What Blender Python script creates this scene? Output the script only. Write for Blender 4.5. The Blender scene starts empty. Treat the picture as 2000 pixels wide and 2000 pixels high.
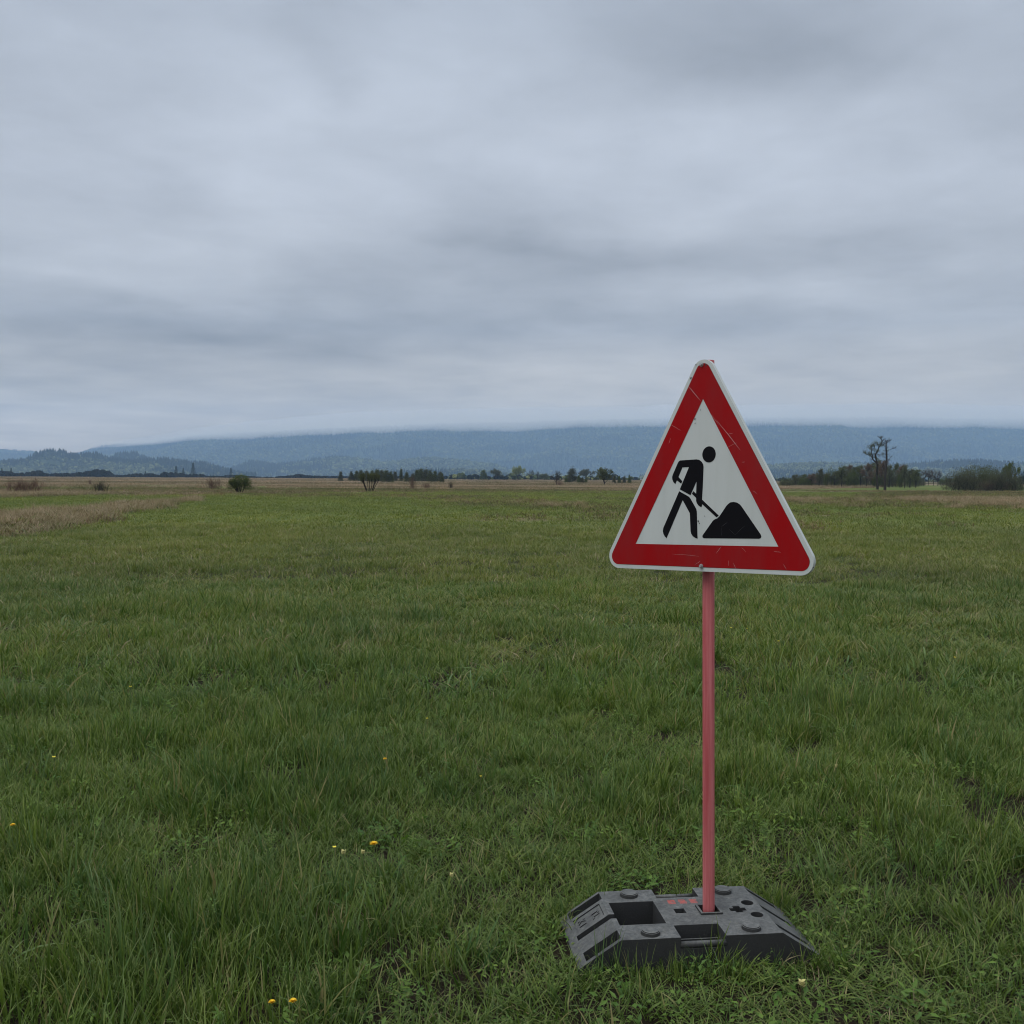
import bpy, bmesh, math
import numpy as np
from mathutils import Matrix, Vector, Euler
R_ = math.radians
rng = np.random.default_rng(7)
C = bpy.context.scene.collection
SC = bpy.context.scene

# ------------------------------------------------------------------ camera
CAM_H = 1.68
PITCH = math.atan(67/2000)
ROLL = 0.0057
cam_d = bpy.data.cameras.new('camera'); cam = bpy.data.objects.new('camera', cam_d); C.objects.link(cam)
cam_d.sensor_width = 36; cam_d.lens = 36; cam_d.clip_start = 0.05; cam_d.clip_end = 60000
cam.matrix_world = Matrix.Translation((0, 0, CAM_H)) @ Matrix.Rotation(math.pi/2-PITCH, 4, 'X') @ Matrix.Rotation(ROLL, 4, 'Z')
SC.camera = cam

# ------------------------------------------------------------------ render settings
SC.view_settings.view_transform = 'Standard'; SC.view_settings.look = 'None'
SC.view_settings.exposure = 0.0; SC.view_settings.gamma = 1.0
SC.render.engine = 'CYCLES'
SC.cycles.max_bounces = 5; SC.cycles.diffuse_bounces = 3; SC.cycles.glossy_bounces = 1
SC.cycles.transmission_bounces = 2; SC.cycles.volume_bounces = 3; SC.cycles.transparent_max_bounces = 8
SC.cycles.use_denoising = True
try: SC.cycles.denoiser = 'OPENIMAGEDENOISE'
except Exception: pass
try: SC.cycles.denoising_prefilter = 'ACCURATE'; SC.cycles.denoising_quality = 'HIGH'
except Exception: pass
SC.cycles.pixel_filter_type = 'BLACKMAN_HARRIS'; SC.cycles.filter_width = 1.05
SC.cycles.caustics_reflective = False; SC.cycles.caustics_refractive = False
SC.cycles.sample_clamp_indirect = 3

# ------------------------------------------------------------------ node helper
class NT:
    def __init__(s, tree): s.t = tree; s.t.nodes.clear()
    def n(s, typ, inp=None, **kw):
        nd = s.t.nodes.new(typ)
        for k, v in kw.items(): setattr(nd, k, v)
        for k, v in (inp or {}).items(): s.set(nd.inputs[k], v)
        return nd
    def set(s, sock, v):
        if isinstance(v, bpy.types.NodeSocket): s.t.links.new(v, sock)
        elif isinstance(v, bpy.types.Node): s.t.links.new(v.outputs[0], sock)
        else: sock.default_value = v
    def m(s, op, a, b=None, c=None, clamp=False):
        nd = s.n('ShaderNodeMath', operation=op, use_clamp=clamp); s.set(nd.inputs[0], a)
        if b is not None: s.set(nd.inputs[1], b)
        if c is not None: s.set(nd.inputs[2], c)
        return nd.outputs[0]
    def noise(s, vec, scale, detail=4, rough=.5, dist=0):
        nd = s.n('ShaderNodeTexNoise', {'Scale': scale, 'Detail': detail, 'Roughness': rough, 'Distortion': dist})
        if vec is not None: s.set(nd.inputs['Vector'], vec)
        return nd.outputs[0]
    def mix(s, f, a, b, mode='MIX'):
        nd = s.n('ShaderNodeMix', data_type='RGBA', blend_type=mode)
        s.set(nd.inputs[0], f); s.set(nd.inputs[6], a if not isinstance(a, tuple) else (*a[:3], 1))
        s.set(nd.inputs[7], b if not isinstance(b, tuple) else (*b[:3], 1)); return nd.outputs[2]
    def ramp(s, f, stops):
        nd = s.n('ShaderNodeValToRGB'); s.set(nd.inputs[0], f); e = nd.color_ramp.elements
        while len(e) < len(stops): e.new(.5)
        for i, (p, c) in enumerate(stops):
            e[i].position = p; e[i].color = (*c, 1) if isinstance(c, tuple) else (c, c, c, 1)
        return nd.outputs[0]
    def mapr(s, v, a, b, c, d):
        nd = s.n('ShaderNodeMapRange'); nd.clamp = True
        for i, x in enumerate((v, a, b, c, d)): s.set(nd.inputs[i], x)
        return nd.outputs[0]

# ------------------------------------------------------------------ world: overcast sky
SUN_EL, SUN_AZ = R_(58), R_(-118)     # azimuth measured from +Y towards +X (sun to the left, slightly behind)
W = bpy.data.worlds.new('World'); SC.world = W; W.use_nodes = True
T = NT(W.node_tree)
sky = T.n('ShaderNodeTexSky', sky_type='NISHITA'); sky.sun_disc = False
sky.sun_elevation = SUN_EL; sky.sun_rotation = SUN_AZ % (2*math.pi); sky.dust_density = 3.0
dirv = T.n('ShaderNodeTexCoord').outputs['Generated']
sx = T.n('ShaderNodeSeparateXYZ', {0: dirv}); dx, dy, dz = sx.outputs
el = T.m('MULTIPLY', T.m('ARCSINE', dz), 57.2958)              # elevation, degrees
az = T.m('MULTIPLY', T.m('ARCTAN2', dx, dy), 57.2958)          # azimuth, degrees
zc = T.m('MAXIMUM', dz, 0.0)
inv = T.m('DIVIDE', 1.0, T.m('ADD', zc, 0.09))
plane = T.n('ShaderNodeCombineXYZ', {0: T.m('MULTIPLY', dx, inv), 1: T.m('MULTIPLY', dy, inv), 2: 0.0}).outputs[0]
n1 = T.noise(plane, .75, 5, .5, .5)
n2 = T.noise(plane, 1.9, 5, .48, .35)
n3 = T.noise(plane, 5.0, 7, .62, .4)
# cloud masses: (azimuth, elevation, half width, half height, strength)
BL = [(-15, 7.2, 9, 1.7, -.14), (-26, 5.6, 5, 1.3, -.10), (-9, 4.5, 4, .9, -.07), (4.5, 12.2, 6, 1.3, -.12), (2.5, 8.6, 3.5, .9, -.10), (-3, 10.6, 8, 1.7, -.06),
      (-12.5, 9.3, 4.5, .8, .08), (-18, 12.5, 8, 2.2, .06), (-14, 19, 6, 4, .08), (-4, 21, 5, 3.5, .05), (6, 17, 7, 3.5, .05), (16, 16, 7, 3, .07), (17, 9.8, 6, 1.1, .09),
      (14, 23, 9, 3.6, -.10), (-26, 24, 7, 5, -.03), (19, 13, 5, 1.2, -.04), (21, 12.2, 4, .9, -.05), (2, 5.2, 7, 1.3, .05), (-24, 3.0, 7, .7, .08), (-30, 2.0, 4, .6, .16), (-11, 21.5, 1.6, 2.6, -.07), (8, 6.2, 5, 1.0, .06),
      (-22, 9.8, 5, .9, .06), (-4, 6.3, 5, .8, -.03), (12, 6.3, 6, .8, -.03)]
nw = T.n('ShaderNodeTexNoise', {'Vector': plane, 'Scale': 1.5, 'Detail': 4.0}).outputs['Color']
ws = T.n('ShaderNodeSeparateXYZ', {0: nw})
azw = T.m('ADD', az, T.m('MULTIPLY', T.m('SUBTRACT', ws.outputs[0], .5), 16))
elw = T.m('ADD', el, T.m('MULTIPLY', T.m('SUBTRACT', ws.outputs[1], .5), T.m('MULTIPLY_ADD', el, .35, 1.2)))
acc = None
for a0, e0, sa, se, k in BL:
    u = T.m('MULTIPLY', T.m('SUBTRACT', azw, a0), 1/sa); v = T.m('MULTIPLY', T.m('SUBTRACT', elw, e0), 1/se)
    r2 = T.m('MULTIPLY_ADD', u, u, T.m('MULTIPLY', v, v))
    g = T.m('MULTIPLY', T.m('EXPONENT', T.m('MULTIPLY', r2, -1.0)), k)
    acc = g if acc is None else T.m('ADD', acc, g)
fb = T.m('ADD', T.m('MULTIPLY', T.m('SUBTRACT', n1, .5), .42), T.m('MULTIPLY', T.m('SUBTRACT', n2, .5), .52))
fb = T.m('ADD', fb, T.m('MULTIPLY', T.m('SUBTRACT', n3, .5), .20))
tot = T.m('ADD', T.m('ADD', T.m('MULTIPLY', acc, 2.25), fb), 1.0)
base = T.ramp(T.m('MULTIPLY', el, 1/90, clamp=True), [(0, (.93, .80, .62)), (.045, (.82, .735, .60)), (.09, (.50, .51, .525)), (.17, (.56, .595, .655)),
                                                       (.29, (.475, .525, .605)), (.42, (.82, .88, .96)), (1.0, (1.35, 1.42, 1.5))])
cloud = T.n('ShaderNodeVectorMath', {0: base}, operation='SCALE'); T.set(cloud.inputs['Scale'], tot)
bg1 = T.n('ShaderNodeBackground', {'Color': sky.outputs[0], 'Strength': .08})
bg2 = T.n('ShaderNodeBackground', {'Color': cloud.outputs[0], 'Strength': 1.0})
mx = T.n('ShaderNodeMixShader', {0: .95, 1: bg1.outputs[0], 2: bg2.outputs[0]})
T.n('ShaderNodeOutputWorld', {'Surface': mx.outputs[0]})
W.cycles.sampling_method = 'MANUAL'; W.cycles.sample_map_resolution = 512

sun_d = bpy.data.lights.new('sun', 'SUN'); sun_d.energy = 1.5; sun_d.angle = R_(40); sun_d.color = (1, .97, .92)
sun = bpy.data.objects.new('sun', sun_d); C.objects.link(sun)
sd = Vector((math.sin(SUN_AZ)*math.cos(SUN_EL), math.cos(SUN_AZ)*math.cos(SUN_EL), math.sin(SUN_EL)))
sun.rotation_euler = sd.to_track_quat('Z', 'Y').to_euler()

# ------------------------------------------------------------------ helpers
def mat(name): 
    m = bpy.data.materials.new(name); m.use_nodes = True; return m, NT(m.node_tree)
def out(T, sh): T.n('ShaderNodeOutputMaterial', {'Surface': sh})
def link(o, parent=None):
    C.objects.link(o)
    if parent: o.parent = parent
    return o
def tag(o, label=None, cat=None, group=None, kind=None):
    if label: o['label'] = label
    if cat: o['category'] = cat
    if group: o['group'] = group
    if kind: o['kind'] = kind
    return o
def empty(name, loc, rz=0):
    o = bpy.data.objects.new(name, None); o.empty_display_size = .2; o.location = loc; o.rotation_euler = (0, 0, rz); C.objects.link(o); return o
def mesh_np(name, V, F, mats=(), attrs=None, smooth=False, fmat=None):
    """F: (n,3) or (n,4) array, or list of such arrays"""
    V = np.asarray(V, np.float32).reshape(-1, 3)
    Fs = F if isinstance(F, list) else [F]
    Fs = [np.asarray(f, np.int32) for f in Fs if len(f)]
    me = bpy.data.meshes.new(name)
    me.vertices.add(len(V)); me.vertices.foreach_set('co', V.ravel())
    nl = sum(f.size for f in Fs); npoly = sum(len(f) for f in Fs)
    me.loops.add(nl); me.polygons.add(npoly)
    me.loops.foreach_set('vertex_index', np.concatenate([f.ravel() for f in Fs]))
    tot = np.concatenate([np.full(len(f), f.shape[1], np.int32) for f in Fs])
    st = np.concatenate([[0], np.cumsum(tot)[:-1]]).astype(np.int32)
    me.polygons.foreach_set('loop_start', st)
    if fmat is not None: me.polygons.foreach_set('material_index', np.asarray(fmat, np.int32))
    me.polygons.foreach_set('use_smooth', np.full(npoly, smooth))
    for k, v in (attrs or {}).items():
        v = np.asarray(v)
        if v.dtype.kind == 'i': a = me.attributes.new(k, 'INT', 'POINT'); a.data.foreach_set('value', v.astype(np.int32))
        elif v.ndim == 2: a = me.attributes.new(k, 'FLOAT_VECTOR', 'POINT'); a.data.foreach_set('vector', v.astype(np.float32).ravel())
        else: a = me.attributes.new(k, 'FLOAT', 'POINT'); a.data.foreach_set('value', v.astype(np.float32))
    for m in mats: me.materials.append(m)
    me.update(calc_edges=True); me.validate()
    return me
def obj(name, me, parent=None): return link(bpy.data.objects.new(name, me), parent)
def bm_obj(name, bm, mats, parent=None, smooth=False, col=True):
    me = bpy.data.meshes.new(name); bm.normal_update(); bm.to_mesh(me); bm.free()
    for m in (mats if isinstance(mats, (list, tuple)) else [mats]): me.materials.append(m)
    if smooth:
        me.polygons.foreach_set('use_smooth', [True]*len(me.polygons))
    return obj(name, me, parent) if col else bpy.data.objects.new(name, me)
def bx(bm, x0, x1, y0, y1, z0, z1):
    vs = [bm.verts.new((x, y, z)) for x in (x0, x1) for y in (y0, y1) for z in (z0, z1)]
    for f in ((0, 1, 3, 2), (4, 6, 7, 5), (0, 4, 5, 1), (2, 3, 7, 6), (0, 2, 6, 4), (1, 5, 7, 3)): bm.faces.new([vs[i] for i in f])
def prism_xz(bm, pts, y0, y1):
    a = [bm.verts.new((x, y0, z)) for x, z in pts]; b = [bm.verts.new((x, y1, z)) for x, z in pts]; n = len(pts)
    bm.faces.new(a); bm.faces.new(b[::-1])
    for i in range(n): bm.faces.new([a[i], b[i], b[(i+1) % n], a[(i+1) % n]])
def prism_yz(bm, pts, x0, x1):
    a = [bm.verts.new((x0, y, z)) for y, z in pts]; b = [bm.verts.new((x1, y, z)) for y, z in pts]; n = len(pts)
    bm.faces.new(a); bm.faces.new(b[::-1])
    for i in range(n): bm.faces.new([a[i], b[i], b[(i+1) % n], a[(i+1) % n]])
def cyl(bm, c0, c1, r0, r1=None, seg=24):
    r1 = r0 if r1 is None else r1
    c0 = Vector(c0); c1 = Vector(c1); d = (c1-c0); L = d.length
    M = Matrix.Translation((c0+c1)/2) @ d.to_track_quat('Z', 'Y').to_matrix().to_4x4()
    bmesh.ops.create_cone(bm, cap_ends=True, cap_tris=False, segments=seg, radius1=r0, radius2=r1, depth=L, matrix=M)

# value noise (numpy)
_perm = np.random.default_rng(3).random((256, 256))
def vnoise(x, y):
    x = np.asarray(x, float); y = np.asarray(y, float)
    xi = np.floor(x).astype(int); yi = np.floor(y).astype(int); fx = x-xi; fy = y-yi
    fx = fx*fx*(3-2*fx); fy = fy*fy*(3-2*fy); g = lambda a, b: _perm[a & 255, b & 255]
    return (g(xi, yi)*(1-fx)+g(xi+1, yi)*fx)*(1-fy)+(g(xi, yi+1)*(1-fx)+g(xi+1, yi+1)*fx)*fy
def fbm(x, y, o=4):
    s = 0; a = .5; t = 0
    for i in range(o): s = s+a*vnoise(x*2**i+17*i, y*2**i+31*i); t += a; a *= .5
    return s/t
def ground_z(x, y):
    d = np.hypot(x, y); amp = np.clip(d/60, .25, 1.0)
    near = np.clip((d-5)/10, 0, 1)
    return (fbm(np.asarray(x)*.22+5, np.asarray(y)*.22+9, 3)-.5)*.14*amp*near + (vnoise(np.asarray(x)*1.3, np.asarray(y)*1.3)-.5)*.03*np.clip((d-4.6)/2, 0, 1)
# photo geometry measured once -> metres on the ground (authoring aid: returns world x, y for a point of the ground)
def gp(px, py, dmax=950):
    a = px-1000; b = py-1000; c, s = math.cos(ROLL), math.sin(ROLL)
    x = c*a+s*b; y = -s*a+c*b
    d = np.array([x/2000, math.cos(PITCH)-y/2000*math.sin(PITCH), -math.sin(PITCH)-y/2000*math.cos(PITCH)])
    t = -CAM_H/min(d[2], -CAM_H/dmax)
    return d[0]*t, d[1]*t
def px_x(X, Y): return 1000+2000*X/Y
def hor(px): return 933+.0057*(px-1000)
def hz(px, py, D): return CAM_H+(hor(px)-py)/2000*D

def inpoly(x, y, P, wob=0):
    P = np.array(P); r = np.zeros(np.shape(x), bool); j = len(P)-1
    for i in range(len(P)):
        c = ((P[i, 1] > y) != (P[j, 1] > y)) & (x < (P[j, 0]-P[i, 0])*(y-P[i, 1])/(P[j, 1]-P[i, 1]+1e-12)+P[i, 0])
        r ^= c; j = i
    return r
GPL = lambda pts: [gp(*p) for p in pts]
STRIP_A = GPL([(-500, 1075), (-500, 1030), (0, 1008), (120, 1000), (250, 989), (345, 976), (372, 977), (330, 991), (250, 1005), (180, 1024), (90, 1040), (0, 1054)])
STRIP_B = GPL([(780, 966), (900, 968), (1040, 975), (1190, 988), (1330, 1003), (1480, 1012), (1650, 1030), (1660, 1048), (1480, 1036), (1330, 1026), (1190, 1016), (1060, 1001), (930, 988), (820, 977)])
STRIP_C = GPL([(1480, 968), (1600, 974), (1800, 978), (2000, 982), (2300, 986), (2300, 1010), (2000, 1000), (1850, 996), (1700, 992), (1560, 986), (1480, 982)])
STRIP_D = GPL([(1680, 964), (1800, 960), (1860, 958), (2000, 960), (2300, 964), (2300, 990), (2000, 986), (1900, 986), (1780, 979), (1700, 974)])
EDGE = GPL([(-900, 985), (-300, 978), (0, 973), (250, 968), (500, 965), (700, 963), (900, 961.5), (1100, 960), (1290, 958.5), (1480, 957), (1560, 955), (1700, 953), (1760, 948.5), (1850, 947), (2000, 950), (2500, 955)])
EX = np.array([p[0]/p[1] for p in EDGE]); EYv = np.array([p[1] for p in EDGE])
FAR_G = GPL([(80, 955), (80, 947.5), (300, 946.5), (420, 948), (560, 950), (650, 953), (560, 957), (300, 957)])
def dryness(X, Y):
    """0 green meadow .. 1 dead reed / litter; 2nd value: dark-brown (wet peat) share"""
    X = np.asarray(X, float); Y = np.asarray(Y, float); d = np.hypot(X, Y)
    wx = (fbm(X*.18+3, Y*.18, 4)-.5)*np.clip(d*.07, .5, 10); wy = (fbm(X*.18+40, Y*.18+11, 4)-.5)*np.clip(d*.16, .5, 26)
    x = X+wx; y = Y+wy
    dry = np.zeros(X.shape); 
    pn = fbm(X*.5, Y*.5, 3)
    dry = np.where(inpoly(x, y, STRIP_A), .95, dry)
    dry = np.where(inpoly(x, y, STRIP_B), .50+.7*np.clip(pn-.35, 0, 1), dry)
    dry = np.where(inpoly(x, y, STRIP_C), .55+.7*np.clip(pn-.35, 0, 1), dry)
    dk = np.where(inpoly(x, y, STRIP_D), .75, 0.)
    dry = np.maximum(dry, dk*1.1)
    e = np.interp(X/np.maximum(Y, .1), EX, EYv)
    far = (y > e) & (Y > 20)
    dry = np.where(far, np.where(inpoly(x, y, FAR_G), .25, 1.), dry)
    dry = np.where(~far & (d > 30), np.maximum(dry, .75*np.clip((fbm(X*.05+9, Y*.12, 4)-.56)*5, 0, 1)), dry)
    dk = np.where(far & (y < e*1.10), .5, dk)
    return np.clip(dry, 0, 1), dk
BARE = [(gp(1965, 1590), .20), (gp(1998, 1752), .22), (gp(1890, 1545), .12), (gp(1304, 1440), .12), (gp(560, 1530), .17), (gp(440, 1420), .2), (gp(1180, 1400), .15), (gp(760, 1660), .07), (gp(1580, 1470), .16), (gp(430, 1290), .3)]
def bareness(X, Y):
    b = np.zeros(np.shape(X))
    w = fbm(np.asarray(X)*3, np.asarray(Y)*3, 3)-.5
    for (cx, cy), r in BARE:
        b = np.maximum(b, np.clip(1.6-np.hypot((X-cx), (Y-cy))/r*1.0+w*1.6, 0, 1))
    return b

# ------------------------------------------------------------------ ground
m_ground, T = mat('meadow_soil')
pos = T.n('ShaderNodeNewGeometry').outputs['Position']
dry = T.n('ShaderNodeAttribute', attribute_name='dry').outputs['Fac']; dark = T.n('ShaderNodeAttribute', attribute_name='dark').outputs['Fac']
near = T.n('ShaderNodeAttribute', attribute_name='near').outputs['Fac']
sp = T.n('ShaderNodeMapping', {0: pos, 'Scale': (1, .35, 1)}).outputs[0]
nA = T.noise(pos, .7, 6, .65); nB = T.noise(sp, .06, 5, .6); nC = T.noise(pos, 14, 5, .7)
green = T.mix(T.mapr(nB, .35, .65, 0, 1), (.085, .118, .024), (.135, .165, .038))
green = T.mix(T.mapr(nA, .35, .7, 0, .6), green, (.05, .07, .022))
reed = T.mix(T.mapr(nB, .35, .65, 0, 1), (.175, .125, .072), (.25, .19, .12))
reed = T.mix(T.mapr(nA, .4, .7, 0, .6), reed, (.11, .08, .045))
bn = T.noise(T.n('ShaderNodeMapping', {0: pos, 'Scale': (.10, 1, 1)}).outputs[0], .030, 4, .6)
reed = T.mix(T.mapr(bn, .50, .60, 0, .75), reed, (.075, .08, .034)); reed = T.mix(T.mapr(bn, .46, .36, 0, .7), reed, (.30, .23, .155))
reed = T.mix(dark, reed, (.055, .045, .022))
col = T.mix(dry, green, reed)
soil = T.mix(nC, (.008, .007, .005), (.028, .021, .013))
col = T.mix(near, col, soil)
bp = T.n('ShaderNodeBump', {'Strength': .6, 'Distance': .03, 'Height': nC})
b = T.n('ShaderNodeBsdfPrincipled', {'Base Color': col, 'Roughness': 1.0, 'Specular IOR Level': .1, 'Normal': bp})
out(T, b.outputs[0])

def build_ground():
    rad = [0.0]; r = .6
    while r < 16000: rad.append(r); r *= 1.018 if r < 1500 else 1.06
    rad = np.array(rad[1:])
    a = np.concatenate([np.linspace(-42, 42, 300), np.linspace(42, 318, 70)[1:-1]])
    a = np.radians(a); A, Rr = np.meshgrid(a, rad, indexing='xy'); X = Rr*np.sin(A); Y = Rr*np.cos(A)
    n = len(a); m = len(rad)
    dry, dk = dryness(X, Y); d = Rr
    V = np.stack([X, Y, ground_z(X, Y)], -1).reshape(-1, 3); V = np.vstack([V, [[0, 0, 0]]])
    i = np.arange(m-1)[:, None]*n; j = np.arange(n)[None]; j2 = (j+1) % n
    Q = np.stack([i+j, i+j2, i+n+j2, i+n+j], -1).reshape(-1, 4)[:, ::-1]
    c = len(V)-1; tri = np.stack([np.full(n, c), (np.arange(n)+1) % n, np.arange(n)], -1)
    near = np.clip(1-(d-14)/30, 0, 1)*(1-.0*dry)
    ap = lambda v, z=0.: np.append(v.ravel(), z)
    me = mesh_np('meadow_ground', V, [Q, tri], [m_ground], {'dry': ap(dry), 'dark': ap(dk), 'near': ap(near, 1.)}, smooth=True)
    o = obj('meadow_ground', me); tag(o, 'flat green meadow running out to dead reed at the horizon', 'ground', kind='structure')
build_ground()

# ------------------------------------------------------------------ grass prototypes
def blade_mat(name, c_lo, c_hi, c_tip, c_odd, rough=.45, trans=.35, odd=.10, band=None):
    m, T = mat(name)
    tint = T.n('ShaderNodeAttribute', attribute_name='tint').outputs['Fac']; tip = T.n('ShaderNodeAttribute', attribute_name='tip').outputs['Fac']
    oi = T.n('ShaderNodeObjectInfo').outputs['Random']
    pos = T.n('ShaderNodeNewGeometry').outputs['Position']
    big = T.noise(T.n('ShaderNodeMapping', {0: pos, 'Scale': (1, .6, 1)}).outputs[0], .16, 4, .6)
    col = T.mix(tint, c_lo, c_hi)
    col = T.mix(T.mapr(tip, .55, 1, 0, .75), col, c_tip)
    f = T.m('GREATER_THAN', T.m('FRACT', T.m('ADD', T.m('MULTIPLY', tint, 7.31), oi)), 1-odd)
    col = T.mix(T.m('MULTIPLY', f, .9), col, c_odd)
    if band:      # long strips where the mown / trampled vegetation has another tone
        bn = T.noise(T.n('ShaderNodeMapping', {0: pos, 'Scale': (.10, 1, 1)}).outputs[0], .030, 4, .6)
        col = T.mix(T.mapr(bn, .50, .60, 0, .75), col, band[0]); col = T.mix(T.mapr(bn, .46, .36, 0, .7), col, band[1])
    hs = T.n('ShaderNodeHueSaturation', {'Color': col, 'Hue': T.mapr(T.m('ADD', T.m('MULTIPLY', oi, .35), T.m('MULTIPLY', big, .65)), .25, .75, .522, .478), 'Value': T.m('ADD', T.mapr(big, .3, .7, .72, 1.05), T.m('MULTIPLY', oi, .3)), 'Saturation': T.mapr(big, .3, .7, .92, 1.05)})
    dif = T.n('ShaderNodeBsdfPrincipled', {'Base Color': hs.outputs[0], 'Roughness': rough, 'Specular IOR Level': .22})
    tr = T.n('ShaderNodeBsdfTranslucent', {'Color': T.mix(1.0, hs.outputs[0], (1.0, 1.1, .6), 'MULTIPLY')})
    mx = T.n('ShaderNodeMixShader', {0: trans, 1: dif.outputs[0], 2: tr.outputs[0]}); out(T, mx.outputs[0]); return m
GREEN = blade_mat('green_blade', (.040, .082, .012), (.135, .200, .034), (.26, .32, .11), (.26, .24, .10), odd=.06)
FARG = blade_mat('meadow_blade', (.115, .145, .028), (.20, .225, .052), (.31, .31, .14), (.26, .25, .11), odd=.05, band=((.135, .17, .042), (.095, .135, .03)))
SEDGE = blade_mat('sedge_blade', (.045, .095, .022), (.125, .205, .060), (.17, .20, .09), (.26, .22, .10), rough=.4, odd=.06)
LEAFY = blade_mat('herb_leaf', (.052, .115, .018), (.14, .235, .034), (.11, .18, .035), (.15, .19, .04), odd=.05)
STRAW = blade_mat('straw_blade', (.22, .165, .095), (.34, .27, .17), (.38, .31, .21), (.14, .095, .05), trans=.2, rough=.6)
REEDM = blade_mat('reed_blade', (.20, .145, .088), (.30, .225, .145), (.34, .27, .19), (.10, .085, .035), trans=.15, rough=.7, odd=.18, band=((.10, .105, .042), (.38, .29, .20)))
SHORTR = blade_mat('litter_blade', (.13, .09, .05), (.20, .145, .085), (.24, .18, .11), (.07, .09, .028), trans=.15, rough=.7, odd=.3, band=((.085, .10, .035), (.26, .19, .12)))

def blades(n, spread, h, w, lean, bend, seg=3, seed=0, fold=False, hv=.35, upright=0):
    g = np.random.default_rng(seed)
    r = spread*np.sqrt(g.random(n)); a = g.random(n)*2*np.pi; bx0 = r*np.cos(a); by0 = r*np.sin(a)
    H = h*(1+hv*g.uniform(-1, 1, n)); Wd = w*g.uniform(.6, 1.3, n)
    da = g.random(n)*2*np.pi; th0 = lean*g.random(n); bd = bend*g.uniform(.2, 1.2, n)
    fa = da+np.pi/2+g.normal(0, .5, n)       # width direction
    tint = g.random(n)
    V = []; F3 = []; F4 = []; tt = []; tp = []; k = 3 if fold else 2; base = 0
    s = np.linspace(0, 1, seg+1)
    px = bx0.copy(); pz = np.full(n, -.01); py = by0.copy(); rows = []
    for i in range(seg+1):
        if i:
            th = th0+bd*(s[i]-.5/seg)**1.4*1.6; L = H/seg
            px = px+np.sin(th)*np.cos(da)*L; py = py+np.sin(th)*np.sin(da)*L; pz = pz+np.cos(th)*L
        ww = Wd*(1-s[i]**2.2)*(.65+.7*min(1, s[i]*3))*.5
        rows.append((px.copy(), py.copy(), pz.copy(), ww))
    for i in range(seg+1):
        x, y, z, ww = rows[i]
        if i == seg: V.append(np.stack([x, y, z], -1)[:, None])
        elif fold:
            V.append(np.stack([np.stack([x-np.cos(fa)*ww, y-np.sin(fa)*ww, z], -1), np.stack([x+np.cos(da)*ww*.5, y+np.sin(da)*ww*.5, z-ww*.3], -1), np.stack([x+np.cos(fa)*ww, y+np.sin(fa)*ww, z], -1)], 1))
        else: V.append(np.stack([np.stack([x-np.cos(fa)*ww, y-np.sin(fa)*ww, z], -1), np.stack([x+np.cos(fa)*ww, y+np.sin(fa)*ww, z], -1)], 1))
    V = np.concatenate(V, 1); per = V.shape[1]; off = (np.arange(n)*per)[:, None]
    for i in range(seg):
        for j in range(k-1):
            q = i*k+j
            if i < seg-1: F4.append(off+np.array([[q, q+1, q+k+1, q+k]]))
            else: F3.append(off+np.array([[q, q+1, seg*k]]))
    tp = np.concatenate([np.full(k, s[i]) for i in range(seg)]+[[1.]])
    return V.reshape(-1, 3), (np.concatenate(F4) if F4 else np.zeros((0, 4), int)), np.concatenate(F3), np.repeat(tint, per), np.tile(tp, n)
def join(parts):
    V = []; F4 = []; F3 = []; A = []; B = []; o = 0; M4 = []; M3 = []
    for mi, (v, f4, f3, a, b) in enumerate(parts):
        V.append(v); F4.append(f4+o); F3.append(f3+o); A.append(a); B.append(b); o += len(v); M4 += [mi]*len(f4); M3 += [mi]*len(f3)
    return np.concatenate(V), np.concatenate(F4), np.concatenate(F3), np.concatenate(A), np.concatenate(B), M4+M3
def proto(col, name, parts, mats):
    V, F4, F3, a, b, fm = join(parts)
    me = mesh_np(name, V, [F4, F3], mats, {'tint': a, 'tip': b}, fmat=fm)
    o = bpy.data.objects.new(name, me); col.objects.link(o); return o
def leaves(n, spread, h, L, w, seed, droop=.6, stem=False):
    """small broad herb leaves (pointed ovals) on short stalks"""
    g = np.random.default_rng(seed); V = []; F4 = []; F3 = []; t = []; p = []; o = 0
    for i in range(n):
        a = g.random()*6.283; 
        if stem: rr = .004; z = h*(i+.5)/n
        else: rr = spread*math.sqrt(g.random()); z = h*g.uniform(.25, 1)
        aa = g.random()*6.283; c = np.array([rr*math.cos(a), rr*math.sin(a), z])
        up = g.uniform(.1, 1.0)*(1-droop*.5); d = np.array([math.cos(aa), math.sin(aa), up]); d /= np.linalg.norm(d)
        s = np.array([-math.sin(aa), math.cos(aa), g.uniform(-.2, .2)]); l = L*g.uniform(.6, 1.2)*(1.1-.5*(z/h if stem else 0)); ww = w*g.uniform(.7, 1.2)
        dn = d*np.array([1, 1, .2])
        pts = [c, c+d*l*.4-s*ww/2, c+d*l*.45+np.array([0, 0, -ww*.15]), c+d*l*.4+s*ww/2, c+d*l*.45+dn*l*.5]
        V += pts; F3 += [[o, o+1, o+2], [o, o+2, o+3], [o+1, o+4, o+2], [o+2, o+4, o+3]]; o += 5; t += [g.random()]*5; p += [.1, .3, .3, .3, .7]
    return np.array(V), np.zeros((0, 4), int), np.array(F3), np.array(t), np.array(p)

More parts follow.
